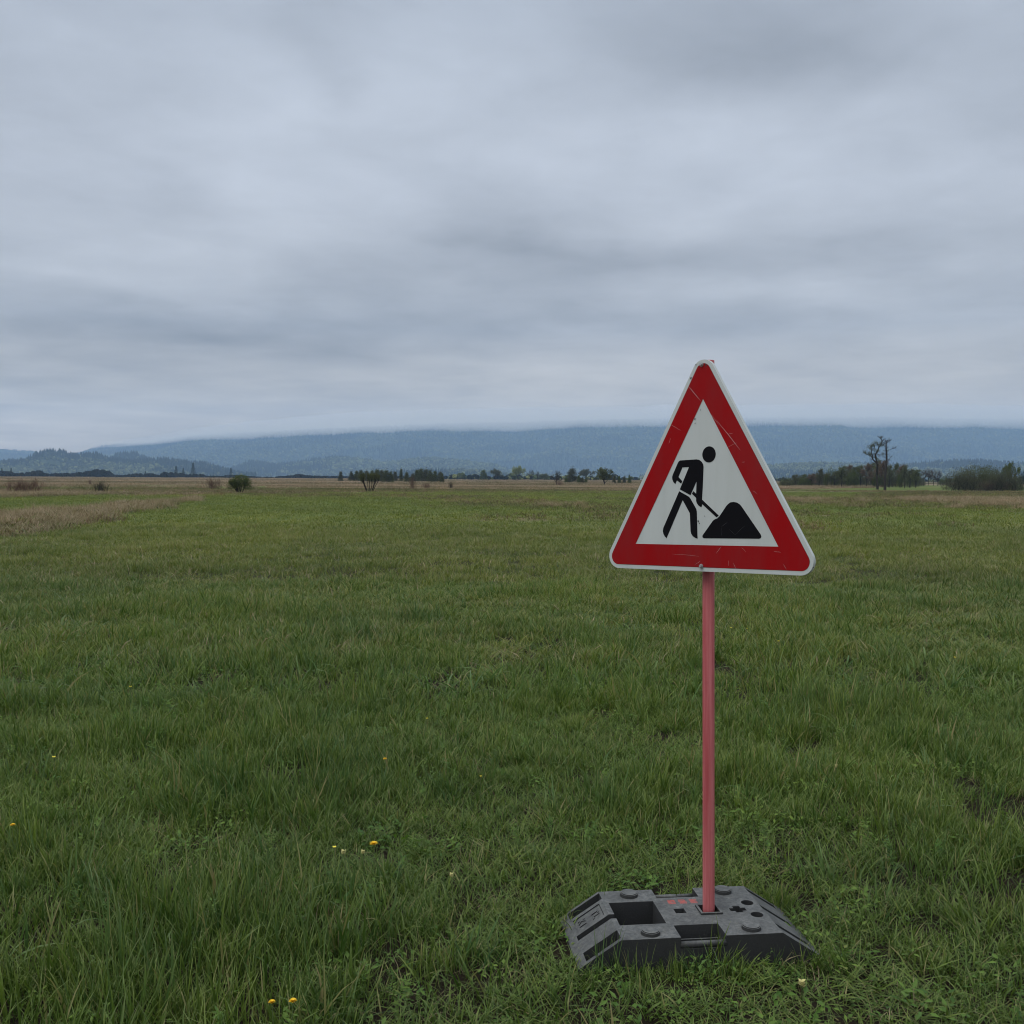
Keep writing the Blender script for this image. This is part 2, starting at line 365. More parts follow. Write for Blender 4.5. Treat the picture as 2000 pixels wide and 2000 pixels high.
GC = bpy.data.collections.new('grass_prototypes')   # not linked to the scene: only feeds the meadow's geometry nodes
P_ = []
def addp(parts, mats): P_.append(proto(GC, 'tuft_%02d' % len(P_), parts, mats))
for s in range(3):   # 0-2 fine near grass
    addp([blades(34, .10, .12, .0040, .42, .65, 3, s), blades(7, .10, .14, .0028, .5, 1.0, 3, s+20)], [GREEN, STRAW if s == 5 else GREEN])
for s in range(3):   # 3-5 taller grass
    addp([blades(15, .08, .20, .0066, .30, .45, 4, s+40, hv=.4, fold=True), blades(18, .09, .12, .0038, .5, .7, 3, s+60)], [SEDGE if s == 2 else GREEN, GREEN])
for s in range(2):   # 6-7 coarse arching sedge
    addp([blades(7, .06, .28, .0092, .5, 1.35, 6, s+80, fold=True), blades(12, .06, .18, .0035, .4, .8, 4, s+90)], [SEDGE, GREEN])
addp([leaves(26, .07, .05, .022, .011, 1)], [LEAFY])                                    # 8 low herb
addp([leaves(30, .0, .13, .034, .008, 2, stem=True), leaves(22, .012, .12, .03, .007, 3, stem=True)], [LEAFY, LEAFY])   # 9 leafy stem
addp([blades(14, .10, .12, .0022, .9, .9, 3, 100)], [STRAW])                              # 10 straw
for s in range(2):   # 11-12 short dense turf
    addp([blades(70, .11, .055, .0023, .7, .7, 2, s+110), leaves(8, .1, .03, .02, .010, 5+s)], [GREEN, LEAFY])
for s in range(3):   # 13-15 mid distance tufts
    addp([blades(46, .24, .15, .0075, .4, .7, 2, s+120), blades(8, .22, .17, .006, .4, .8, 2, s+125)], [FARG, STRAW if s == 1 else SEDGE])
for s in range(2):   # 16-17 far tufts
    addp([blades(46, .55, .15, .020, .35, .6, 2, s+130)], [FARG])
for s in range(2):   # 18-19 straw, mid distance
    addp([blades(60, .34, .38, .008, .5, .9, 3, s+140), blades(22, .3, .25, .008, .6, .8, 2, s+145)], [STRAW, SHORTR])
for s in range(3):   # 20-22 reed stands
    addp([blades(90, 1.0, .62, .03, .3, .35, 2, s+150, hv=.3)], [REEDM])
for s in range(2):   # 23-24 low brown litter
    addp([blades(50, .45, .17, .018, .6, .7, 2, s+160), blades(16, .4, .17, .014, .4, .7, 2, s+165)], [SHORTR, FARG])
addp([leaves(10, .03, .09, .06, .017, 9, droop=.2)], [LEAFY])                          # 25 broad leaves (sorrel)

def gn_scatter(name, pts, rot, scl, idx, coll, kind='stuff', label=None, cat=None):
    me = mesh_np(name, pts, np.zeros((0, 3), int), [], {'rot': rot, 'scl': scl, 'idx': idx.astype(int)}) if False else None
    me = bpy.data.meshes.new(name); n = len(pts); me.vertices.add(n); me.vertices.foreach_set('co', np.asarray(pts, np.float32).ravel())
    a = me.attributes.new('rot', 'FLOAT_VECTOR', 'POINT'); a.data.foreach_set('vector', np.asarray(rot, np.float32).ravel())
    a = me.attributes.new('scl', 'FLOAT_VECTOR', 'POINT'); a.data.foreach_set('vector', np.asarray(scl, np.float32).ravel())
    a = me.attributes.new('idx', 'INT', 'POINT'); a.data.foreach_set('value', np.asarray(idx, np.int32))
    o = obj(name, me)
    g = bpy.data.node_groups.new(name+'_nodes', 'GeometryNodeTree')
    g.interface.new_socket('Geometry', in_out='INPUT', socket_type='NodeSocketGeometry'); g.interface.new_socket('Geometry', in_out='OUTPUT', socket_type='NodeSocketGeometry')
    N = g.nodes; L = g.links
    i = N.new('NodeGroupInput'); q = N.new('NodeGroupOutput'); ci = N.new('GeometryNodeCollectionInfo'); ci.inputs['Collection'].default_value = coll
    ci.inputs['Separate Children'].default_value = True; ci.inputs['Reset Children'].default_value = True
    ip = N.new('GeometryNodeInstanceOnPoints'); ip.inputs['Pick Instance'].default_value = True
    def na(nm, t): k = N.new('GeometryNodeInputNamedAttribute'); k.data_type = t; k.inputs['Name'].default_value = nm; return k.outputs['Attribute']
    L.new(i.outputs[0], ip.inputs['Points']); L.new(ci.outputs[0], ip.inputs['Instance']); L.new(na('idx', 'INT'), ip.inputs['Instance Index'])
    er = N.new('FunctionNodeEulerToRotation'); L.new(na('rot', 'FLOAT_VECTOR'), er.inputs[0]); L.new(er.outputs[0], ip.inputs['Rotation'])
    L.new(na('scl', 'FLOAT_VECTOR'), ip.inputs['Scale']); L.new(ip.outputs[0], q.inputs[0])
    md = o.modifiers.new('scatter', 'NODES'); md.node_group = g
    tag(o, label, cat, kind=kind); return o

# base footprint (portable sign foot)
BX, BY, BYAW = .6399, 3.6631, .1134
def base_local(X, Y):
    c, s = math.cos(-BYAW), math.sin(-BYAW); x = X-BX; y = Y-BY; return c*x-s*y, s*x+c*y

def scatter_fan(r0, r1, dens, half=34.5, margin=1.5):
    """random points in a view fan, density function per m2"""
    t = math.tan(R_(half)); A = (r1-r0)*((r1+r0)*t+2*margin); n = int(A*dens)
    Y = np.sqrt(rng.random(n)*(r1**2-r0**2)+r0**2); X = rng.uniform(-1, 1, n)*(Y*t+margin); return X, Y

pts = []; rots = []; scs = []; ids = []
def emit(X, Y, idx, s, sz=None, tilt=.12):
    n = len(X); 
    if n == 0: return
    pts.append(np.stack([X, Y, ground_z(X, Y)], -1)); rots.append(np.stack([rng.normal(0, tilt, n), rng.normal(0, tilt, n), rng.random(n)*6.283], -1))
    s = np.broadcast_to(s, (n,)); z = s if sz is None else np.broadcast_to(sz, (n,)); scs.append(np.stack([s, s, z], -1)); ids.append(np.broadcast_to(idx, (n,)).astype(int))
def hmap(X, Y):
    """height of the sward, higher on the left and in patches, short by the foot and in front of it"""
    n = fbm(X*.9+2, Y*.9+7, 4); h = .55+1.1*np.clip((n-.32)*1.9, 0, 1)
    side = np.clip((.1-X)/1.2, 0, 1)*.18*np.clip((7-Y)/3, 0, 1); h = (h+side)*.88
    # short turf right of / before the foot
    s = np.clip((X-.25)/.5, 0, 1)*np.clip((3.75-Y)/.5, 0, 1); h = h*(1-.5*s)*(1-.35*near_foot(X, Y))
    return h
near_foot = lambda X, Y: np.clip(1-(np.hypot(*base_local(X, Y))-.35)/.35, 0, 1)
lx_ok = lambda X, Y: ~((np.abs(base_local(X, Y)[0]) < .425) & (np.abs(base_local(X, Y)[1]) < .215))
# near sward
X, Y = scatter_fan(1.9, 7.5, 200, 36, .7); bare = bareness(X, Y); k = (rng.random(len(X)) > bare*.93) & lx_ok(X, Y); X, Y = X[k], Y[k]
h = hmap(X, Y); u = rng.random(len(X)); n5 = fbm(X*1.6+20, Y*1.6, 3)
idx = np.where(u < .33, rng.integers(0, 3, len(X)), np.where(u < .55, rng.integers(11, 13, len(X)), np.where(u < .55+.42*np.clip(h-.45, 0, 1.0), rng.integers(3, 6, len(X)), 0)))
emit(X, Y, idx, rng.uniform(.85, 1.2, len(X)), h*rng.uniform(.7, 1.15, len(X)), .16)
X, Y = scatter_fan(1.9, 7.5, 9, 36, .7); h = hmap(X, Y); k = (h > .85) & lx_ok(X, Y) & (bareness(X, Y) < .4); X, Y, h = X[k], Y[k], h[k]
emit(X, Y, rng.integers(6, 8, len(X)), rng.uniform(.6, 1.05, len(X)), h*.75*rng.uniform(.6, 1.0, len(X)), .25)
for den, ix, s0, s1, th in ((34, 8, .6, 1.5, .46), (16, 9, .6, 1.3, .46), (9, 10, .5, 1.0, .3), (5, 25, .5, 1.1, .48)):
    X, Y = scatter_fan(1.9, 8.5, den, 36, .7); k = (fbm(X*1.2+ix*7, Y*1.2, 3) > th) & lx_ok(X, Y) & (bareness(X, Y) < .7); X, Y = X[k], Y[k]
    emit(X, Y, ix, rng.uniform(s0, s1, len(X)), None, .25)
# blades standing right against the foot of the sign
gx = rng.uniform(-.46, .46, 90); side = rng.random(90) < .55; gy = np.where(side, -.225-rng.random(90)**2*.12, .225+rng.random(90)*.05)
X = BX+gx*math.cos(BYAW)-gy*math.sin(BYAW); Y = BY+gx*math.sin(BYAW)+gy*math.cos(BYAW)
emit(X, Y, np.where(rng.random(90) < .3, rng.integers(3, 6, 90), rng.choice([0, 1, 8, 9, 11], 90)), rng.uniform(.4, .7, 90), rng.uniform(.25, .85, 90), .3)
# middle distance
X, Y = scatter_fan(7.2, 16, 60, 34, 1.5); dr, dk = dryness(X, Y); h = hmap(X, Y); u = rng.random(len(X))
idx = np.where(u < .55, rng.integers(0, 3, len(X)), np.where(u < .85, rng.integers(3, 6, len(X)), np.where(u < .92, 8, np.where(u < .97, 10, 6))))
emit(X, Y, idx, rng.uniform(1.1, 1.7, len(X)), h*rng.uniform(.75, 1.05, len(X))*.95)
X, Y = scatter_fan(9, 34, 16, 33.5, 2); dr, dk = dryness(X, Y); h = np.clip(hmap(X, Y), .65, 1.2); k = rng.random(len(X)) > dr*.6
X, Y, h = X[k], Y[k], h[k]; emit(X, Y, rng.integers(13, 16, len(X)), rng.uniform(.9, 1.4, len(X)), h*rng.uniform(.7, 1.0, len(X)))
X, Y = scatter_fan(30, 125, 2.6, 33.5, 4); dr, dk = dryness(X, Y); k = rng.random(len(X)) > dr*.75
X, Y = X[k], Y[k]; emit(X, Y, rng.integers(16, 18, len(X)), rng.uniform(.9, 1.4, len(X)), rng.uniform(.5, 1.0, len(X))*(.7+.5*fbm(X*.1, Y*.1)))
tag_parts = (np.concatenate(pts), np.concatenate(rots), np.concatenate(scs), np.concatenate(ids))
gn_scatter('meadow_grass', *tag_parts, GC, label='short green meadow grass with sedge and herbs around the road sign', cat='grass')
print('grass instances', len(tag_parts[0]))
# dead straw strips inside the meadow and the reed field beyond
pts = []; rots = []; scs = []; ids = []
X, Y = scatter_fan(14, 90, 5, 36, 3); dr, dk = dryness(X, Y); k = (dr > .8); emit(X[k], Y[k], rng.integers(18, 20, k.sum()), rng.uniform(.8, 1.3, k.sum()), rng.uniform(.6, 1.15, k.sum())*np.clip(Y[k]/35, .7, 1.0), .25)
X, Y = scatter_fan(25, 150, 2.2, 34, 3); dr, dk = dryness(X, Y); k = (rng.random(len(X)) < dr**1.5) ; emit(X[k], Y[k], rng.integers(23, 25, k.sum()), rng.uniform(.9, 1.5, k.sum()), rng.uniform(.6, 1.1, k.sum()), .2)
def reeds(r0, r1, den, s):
    X, Y = scatter_fan(r0, r1, den, 34, 5); dr, dk = dryness(X, Y); e = np.interp(X/Y, EX, EYv)
    k = (rng.random(len(X)) < np.where(dr > .9, 1, .12)) & (Y > e*.93) & ~inpoly(X, Y, GPL([(1730, 946), (1860, 945.5), (1870, 962), (1700, 962)])); X, Y = X[k], Y[k]
    st = fbm(X*.02+4, Y*.05, 4); hh = np.clip(.30+1.3*(st-.33), .2, .85)*np.where(Y < 135, .5, 1)
    emit(X, Y, rng.integers(20, 23, len(X)), s*rng.uniform(.8, 1.3, len(X)), hh*rng.uniform(.8, 1.2, len(X)), .05)
reeds(75, 200, .55, 1.0); reeds(200, 450, .16, 1.7); reeds(450, 950, .035, 3.0)
rp = (np.concatenate(pts), np.concatenate(rots), np.concatenate(scs), np.concatenate(ids))
gn_scatter('dry_reeds', *rp, GC, label='band of dead straw coloured reeds beyond the green meadow', cat='reeds')
print('reed instances', len(rp[0]))

# ------------------------------------------------------------------ hills and woods
m_hill, T = mat('wooded_slope')
pos = T.n('ShaderNodeNewGeometry').outputs['Position']
nA = T.noise(pos, .006, 5, .6); nB = T.noise(pos, .05, 4, .6)
col = T.mix(T.mapr(nA, .4, .6, 0, 1), (.030, .045, .026), (.065, .085, .035)); col = T.mix(T.mapr(nB, .4, .65, 0, .7), col, (.022, .032, .022))
out(T, T.n('ShaderNodeBsdfPrincipled', {'Base Color': col, 'Roughness': 1.0, 'Specular IOR Level': 0.0}).outputs[0])

def crown_mat(name, c0, c1, c2, bigs=.004):
    m, T = mat(name); pos = T.n('ShaderNodeNewGeometry').outputs['Position']; oi = T.n('ShaderNodeObjectInfo').outputs['Random']
    big = T.noise(pos, bigs, 5, .6); c = T.mix(T.mapr(big, .38, .62, 0, 1), c0, c1); c = T.mix(T.m('POWER', oi, 2.5), c, c2)
    out(T, T.n('ShaderNodeBsdfPrincipled', {'Base Color': c, 'Roughness': 1.0, 'Specular IOR Level': .05}).outputs[0]); return m
CONF = crown_mat('far_conifer', (.010, .020, .014), (.014, .027, .016), (.03, .045, .024))
DECI = crown_mat('far_broadleaf', (.038, .052, .024), (.080, .10, .040), (.19, .21, .085))
SCRUB = crown_mat('dark_scrub', (.006, .009, .007), (.009, .012, .009), (.018, .018, .014))
WC = bpy.data.collections.new('wood_prototypes')
def lump(seed, kind):
    g = np.random.default_rng(seed); bm = bmesh.new()
    if kind == 'con':
        for i in range(5):
            z0 = .12+i*.17; r = .26*(1-i*.19); n = 9
            ring = [bm.verts.new((r*g.uniform(.7, 1.15)*math.cos(a), r*g.uniform(.7, 1.15)*math.sin(a), z0+g.uniform(-.03, .02))) for a in np.linspace(0, 6.283, n, endpoint=False)]
            t = bm.verts.new((g.uniform(-.01, .01), g.uniform(-.01, .01), min(1, z0+.33)))
            for j in range(n): bm.faces.new((ring[j], ring[(j+1) % n], t))
    else:
        for i in range(5 if kind == 'dec' else 6):
            w = .28 if kind == 'dec' else .4
            c = Vector((g.uniform(-.24, .24)*(1 if kind == 'dec' else 2), g.uniform(-.24, .24), (g.uniform(.38, .78) if kind == 'dec' else g.uniform(.25, .6)))); r = g.uniform(.7, 1.1)*w
            b2 = bmesh.ops.create_icosphere(bm, subdivisions=2, radius=r, matrix=Matrix.Translation(c))
            for v in b2['verts']:
                v.co += (v.co-c)*g.uniform(-.28, .2)
    me = bpy.data.meshes.new('crown'); bm.to_mesh(me); bm.free(); return me
for i in range(3): me = lump(i, 'con'); me.materials.append(CONF); WC.objects.link(bpy.data.objects.new('wood_%02d' % i, me))
for i in range(3): me = lump(i+10, 'dec'); me.materials.append(DECI); WC.objects.link(bpy.data.objects.new('wood_%02d' % (3+i), me))
for i in range(2): me = lump(i+20, 'scr'); me.materials.append(SCRUB); WC.objects.link(bpy.data.objects.new('wood_%02d' % (6+i), me))

def ridge(name, D, depth, prof, tree_h, spacing, seed, label, ocol=.5, wlabel=None, back=.5, bump=.12, dec=.5, tree_rows=1.0):
    """long hill whose crest line follows prof = [(px, py of the tree tops)] at distance D"""
    px = np.array([p[0] for p in prof], float); zz = np.array([max(0, hz(a, b, D)-tree_h*.85) for a, b in prof])
    n = int((px[-1]-px[0])/2000*D/(spacing*.8)); n = min(n, 520); nd = 34
    u = np.linspace(px[0], px[-1], n); s = np.linspace(-1, back, nd)
    U, S = np.meshgrid(u, s); Zc = np.interp(U, px, zz); Y = D+S*depth; X = (U-1000)/2000*Y
    sh = np.where(S < 0, 1-np.abs(S)**1.25, 1-(S/back)**2*.8)
    rel = (fbm(X/depth*2.6+seed, Y/depth*1.6, 5)-.5); rel2 = np.abs(fbm(X/depth*4+seed, Y/depth*1.0, 4)-.5)
    Z = Zc*np.clip(sh, 0, 1)+rel*bump*Zc*np.where(S < 0, 4*np.clip(-S, 0, 1)*np.clip(1+S, 0, 1), 0)*3-rel2*Zc*.5*np.clip(-S*1.6, 0, 1)*np.clip((1+S)*2, 0, 1)-2*(S <= -.999)
    Z = np.maximum(Z, -1.5)
    i = np.arange(nd-1)[:, None]*n; j = np.arange(n-1)[None]
    Q = np.stack([i+j, i+j+1, i+n+j+1, i+n+j], -1).reshape(-1, 4)
    me = mesh_np(name, np.stack([X, Y, Z], -1).reshape(-1, 3), Q, [m_hill], smooth=True); o = obj(name, me); tag(o, label, 'hill', kind='structure')
    # woods on it
    g = np.random.default_rng(seed); Wd = (px[-1]-px[0])/2000*D; m = int(Wd*depth*1.1/spacing**2)
    uu = g.uniform(px[0], px[-1], m); ss = g.uniform(-.98, .12, m)
    fu = (uu-px[0])/(px[-1]-px[0])*(n-1); fs = (ss+1)/(1+back)*(nd-1); a = fu.astype(int).clip(0, n-2); b = fs.astype(int).clip(0, nd-2); fa = fu-a; fb_ = fs-b
    z = (Z[b, a]*(1-fa)+Z[b, a+1]*fa)*(1-fb_)+(Z[b+1, a]*(1-fa)+Z[b+1, a+1]*fa)*fb_
    yy = D+ss*depth; xx = (uu-1000)/2000*yy
    cn = fbm(xx/260+seed, yy/260, 4); con = g.random(m) < np.clip((cn-.5)*6+(1-dec), .05, .95)
    idx = np.where(con, g.integers(0, 3, m), g.integers(3, 6, m)); hh = tree_h*g.uniform(.6, 1.25, m)*np.where(con, 1.15, .9)
    k = z > -1; 
    return (np.stack([xx, yy, z-.5], -1)[k], np.stack([0*z, 0*z, g.random(m)*6.283], -1)[k], np.stack([hh*.95, hh*.95, hh], -1)[k], idx[k])

woods = []
FM = [(-500, 900), (-150, 872), (0, 876), (60, 880), (110, 888), (150, 884), (200, 869), (250, 866), (300, 864), (370, 850), (500, 843), (700, 833), (850, 826), (1100, 820), (1300, 817), (1500, 815), (1700, 813), (1850, 816), (2000, 818), (2200, 820), (2600, 830)]
woods.append(ridge('mountain', 6800, 2200, FM, 17, 27, 5, 'long blue wooded mountain whose crest disappears in low cloud', dec=.6, bump=.10, back=.25))
woods.append(ridge('left_hills', 2900, 380, [(-400, 905), (-100, 900), (0, 899), (50, 894), (75, 881), (95, 877), (120, 877), (135, 883), (150, 886), (166, 884), (190, 883), (212, 893), (225, 894), (250, 897), (280, 895), (300, 893.7), (322, 893), (347, 897), (375, 901), (400, 902), (425, 910), (450, 916), (480, 926), (500, 930)], 11, 10, 11, 'dark wooded hillocks at the left edge below the mountain', dec=.8))
woods.append(ridge('pointed_hill', 3500, 420, [(190, 912), (210, 895), (228, 884), (245, 881), (262, 881), (280, 888), (300, 897), (330, 912)], 12, 11, 14, 'small pointed wooded hill behind the left hillocks'))
woods.append(ridge('middle_hills', 4000, 500, [(380, 928), (430, 922), (457, 910), (485, 899), (516, 900), (535, 904), (568, 901), (604, 897), (620, 894), (648, 890), (685, 891), (723, 896), (749, 900), (775, 899), (810, 893), (840, 891), (878, 894), (920, 899), (968, 904), (985, 912), (1010, 920), (1080, 926), (1200, 931)], 14, 13, 17, 'low rolling spring green wooded hills in front of the mountain', dec=.7))
woods.append(ridge('right_hills', 3000, 400, [(1250, 930), (1330, 922), (1420, 910), (1500, 905), (1539, 904), (1590, 901), (1642, 903), (1681, 903), (1759, 905), (1800, 902), (1840, 899), (1880, 897), (1914, 898), (1953, 900), (2000, 903), (2200, 900), (2500, 920)], 11, 10, 21, 'dark wooded ridge at the right below the mountain', dec=.25))
woods.append(ridge('low_dark_ridge', 2600, 180, [(740, 930), (770, 919), (840, 915), (900, 914), (960, 918), (1000, 924), (1060, 930)], 9, 9, 25, 'low dark wooded rise at the foot of the middle hills', dec=.1))
wp = [np.concatenate([w[i] for w in woods]) for i in range(4)]
gn_scatter('distant_forest', *wp, WC, label='mixed forest of conifers and fresh broadleaf trees covering the hills', cat='forest')
print('forest instances', len(wp[0]))
# dark pine scrub along the far side of the reed field
pr = [(-300, 919), (0, 919), (20, 921), (30, 924), (60, 921), (75, 919), (90, 925), (110, 924), (140, 924), (165, 921), (195, 917), (210, 920), (225, 927), (240, 928), (262, 925), (300, 925), (312, 928), (320, 922), (345, 923), (365, 926), (395, 926), (402, 929), (430, 929), (450, 927), (490, 930), (530, 931), (560, 929), (585, 926), (610, 929), (680, 930), (720, 929), (850, 931)]
n = 1500; g = np.random.default_rng(77); u = g.uniform(-280, 860, n); u[:60] = g.uniform(560, 620, 60); top = np.interp(u, [p[0] for p in pr], [p[1] for p in pr]); D = g.uniform(800, 870, n)
H = np.clip((hor(u)-top)/2000*D+CAM_H, 1.0, 9)*g.uniform(.6, 1.12, n)
X = (u-1000)/2000*D
sc = np.stack([np.clip(H*.8, 2.2, 6), np.clip(H*.8, 2.2, 6), H*1.05], -1)
gn_scatter('pine_scrub', np.stack([X, D, np.zeros(n)-.1], -1), np.stack([0*u, 0*u, g.random(n)*6.283], -1), sc, g.integers(6, 8, n), WC, label='low nearly black band of pine scrub along the far edge of the reeds', cat='scrub')
# pale green willows and bushes filling the horizon right of the centre
n = 500; u = np.concatenate([g.uniform(860, 1300, n//2), g.uniform(1480, 2150, n-n//2)]); D = g.uniform(650, 900, n); H = g.uniform(1.6, 4.2, n)*(.5+fbm(u*.03, 0*u, 3))
X = (u-1000)/2000*D
gn_scatter('distant_bushes', np.stack([X, D, np.zeros(n)-.1], -1), np.stack([0*u, 0*u, g.random(n)*6.283], -1), np.stack([H*1.1, H*1.1, H], -1), np.where(g.random(n) < .65, g.integers(3, 6, n), 6), WC, label='thin line of low green bushes along the horizon right of centre', cat='bushes')

# ------------------------------------------------------------------ individual trees and shrubs
def bark(name, c0, c1):
    m, T = mat(name); pos = T.n('ShaderNodeTexCoord').outputs['Object']; c = T.mix(T.noise(pos, 9, 4, .6), c0, c1)
    out(T, T.n('ShaderNodeBsdfPrincipled', {'Base Color': c, 'Roughness': .95, 'Specular IOR Level': .1}).outputs[0]); return m
BARK = bark('dark_bark', (.022, .019, .016), (.05, .042, .034)); BROWNTWIG = bark('brown_twig', (.10, .062, .045), (.17, .11, .08))
GREYBARK = bark('grey_bark', (.05, .047, .040), (.10, .095, .08))
def leafm(name, c0, c1):
    m, T = mat(name); t = T.n('ShaderNodeAttribute', attribute_name='tint').outputs['Fac']
    pos = T.n('ShaderNodeTexCoord').outputs['Object']; c = T.mix(T.m('MULTIPLY_ADD', T.noise(pos, 5, 3, .6), .8, T.m('MULTIPLY', t, .3)), c0, c1)
    d = T.n('ShaderNodeBsdfPrincipled', {'Base Color': c, 'Roughness': .8, 'Specular IOR Level': .15}); tr = T.n('ShaderNodeBsdfTranslucent', {'Color': c})
    out(T, T.n('ShaderNodeMixShader', {0: .3, 1: d.outputs[0], 2: tr.outputs[0]}).outputs[0]); return m
L_OLIVE = leafm('olive_buds', (.060, .070, .030), (.120, .135, .050)); L_PALE = leafm('pale_spring_leaves', (.16, .20, .08), (.30, .35, .16))
L_FRESH = leafm('fresh_leaves', (.058, .078, .020), (.115, .145, .040)); L_DULL = leafm('dull_buds', (.062, .066, .040), (.12, .128, .07)); L_NEEDLE = leafm('dark_needles', (.014, .026, .016), (.03, .046, .024))
L_BROWN = leafm('brown_buds', (.10, .068, .048), (.17, .12, .08))

class Tree:
    def __init__(s, seed): s.g = np.random.default_rng(seed); s.segs = []; s.tips = []
    def path(s, P, r0, r1):
        P = [np.array(p, float) for p in P]; n = len(P)-1
        for i in range(n):
            a = r0+(r1-r0)*i/n; b = r0+(r1-r0)*(i+1)/n; s.segs.append((P[i], P[i+1], a, b))
    def grow(s, p, d, L, r, lev, nb=3, ang=.6, up=.15, wig=.18, k=.68, fork0=.25):
        g = s.g; n = 4 if lev > 1 else 2; pts = [p]; 
        for i in range(n):
            d = d+g.normal(0, wig, 3); d[2] += up; d = d/np.linalg.norm(d); p = p+d*L/n; pts.append(p)
        s.path(pts, r, r*.45)
        if lev == 0 or lev == 1: s.tips += pts[1:]
        if lev == 0: return
        for j in range(nb+(lev > 1)):
            t = fork0+(1-fork0)*(j+g.random())/(nb+1); t = min(t, .99)*n; i = int(t); q = pts[i]+(pts[i+1]-pts[i])*(t-i)
            a = g.normal(0, 1, 3); a -= a@d*d; a /= np.linalg.norm(a); th = ang*g.uniform(.6, 1.3)
            s.grow(q, d*math.cos(th)+a*math.sin(th), L*k*g.uniform(.7, 1.15)*(1.15-.35*t/n), r*.5*(1.1-.4*t/n), lev-1, nb, ang, up, wig, k, fork0)
    def wood(s, sides=4):
        P0 = np.array([a[0] for a in s.segs]); P1 = np.array([a[1] for a in s.segs]); r0 = np.array([a[2] for a in s.segs]); r1 = np.array([a[3] for a in s.segs])
        d = P1-P0; d /= np.linalg.norm(d, axis=1, keepdims=True)+1e-9; ref = np.where(np.abs(d[:, 2:3]) > .9, [[1., 0, 0]], [[0, 0, 1.]])
        u = np.cross(d, ref); u /= np.linalg.norm(u, axis=1, keepdims=True); v = np.cross(d, u); V = []
        for P, r in ((P0, r0), (P1, r1)):
            for k in range(sides):
                a = 2*math.pi*k/sides; V.append(P+(u*math.cos(a)+v*math.sin(a))*r[:, None])
        V = np.stack(V, 1).reshape(-1, 3); n = len(P0); o = (np.arange(n)*2*sides)[:, None]
        F = np.concatenate([o+np.array([[k, (k+1) % sides, sides+(k+1) % sides, sides+k]]) for k in range(sides)])
        return V, F
    def leaf(s, per, size, jit):
        g = s.g; T_ = np.array(s.tips); P = np.repeat(T_, per, 0)+g.normal(0, jit, (len(T_)*per, 3)); n = len(P)
        a = g.normal(0, 1, (n, 3)); a /= np.linalg.norm(a, axis=1, keepdims=True); b = np.cross(a, g.normal(0, 1, (n, 3))); b /= np.linalg.norm(b, axis=1, keepdims=True)
        z = size*g.uniform(.5, 1.4, (n, 1)); V = np.stack([P, P+a*z+b*z*.4, P+a*z*2, P+a*z-b*z*.4], 1).reshape(-1, 3)
        return V, (np.arange(n)*4)[:, None]+np.arange(4)[None], np.repeat(g.random(n), 4)

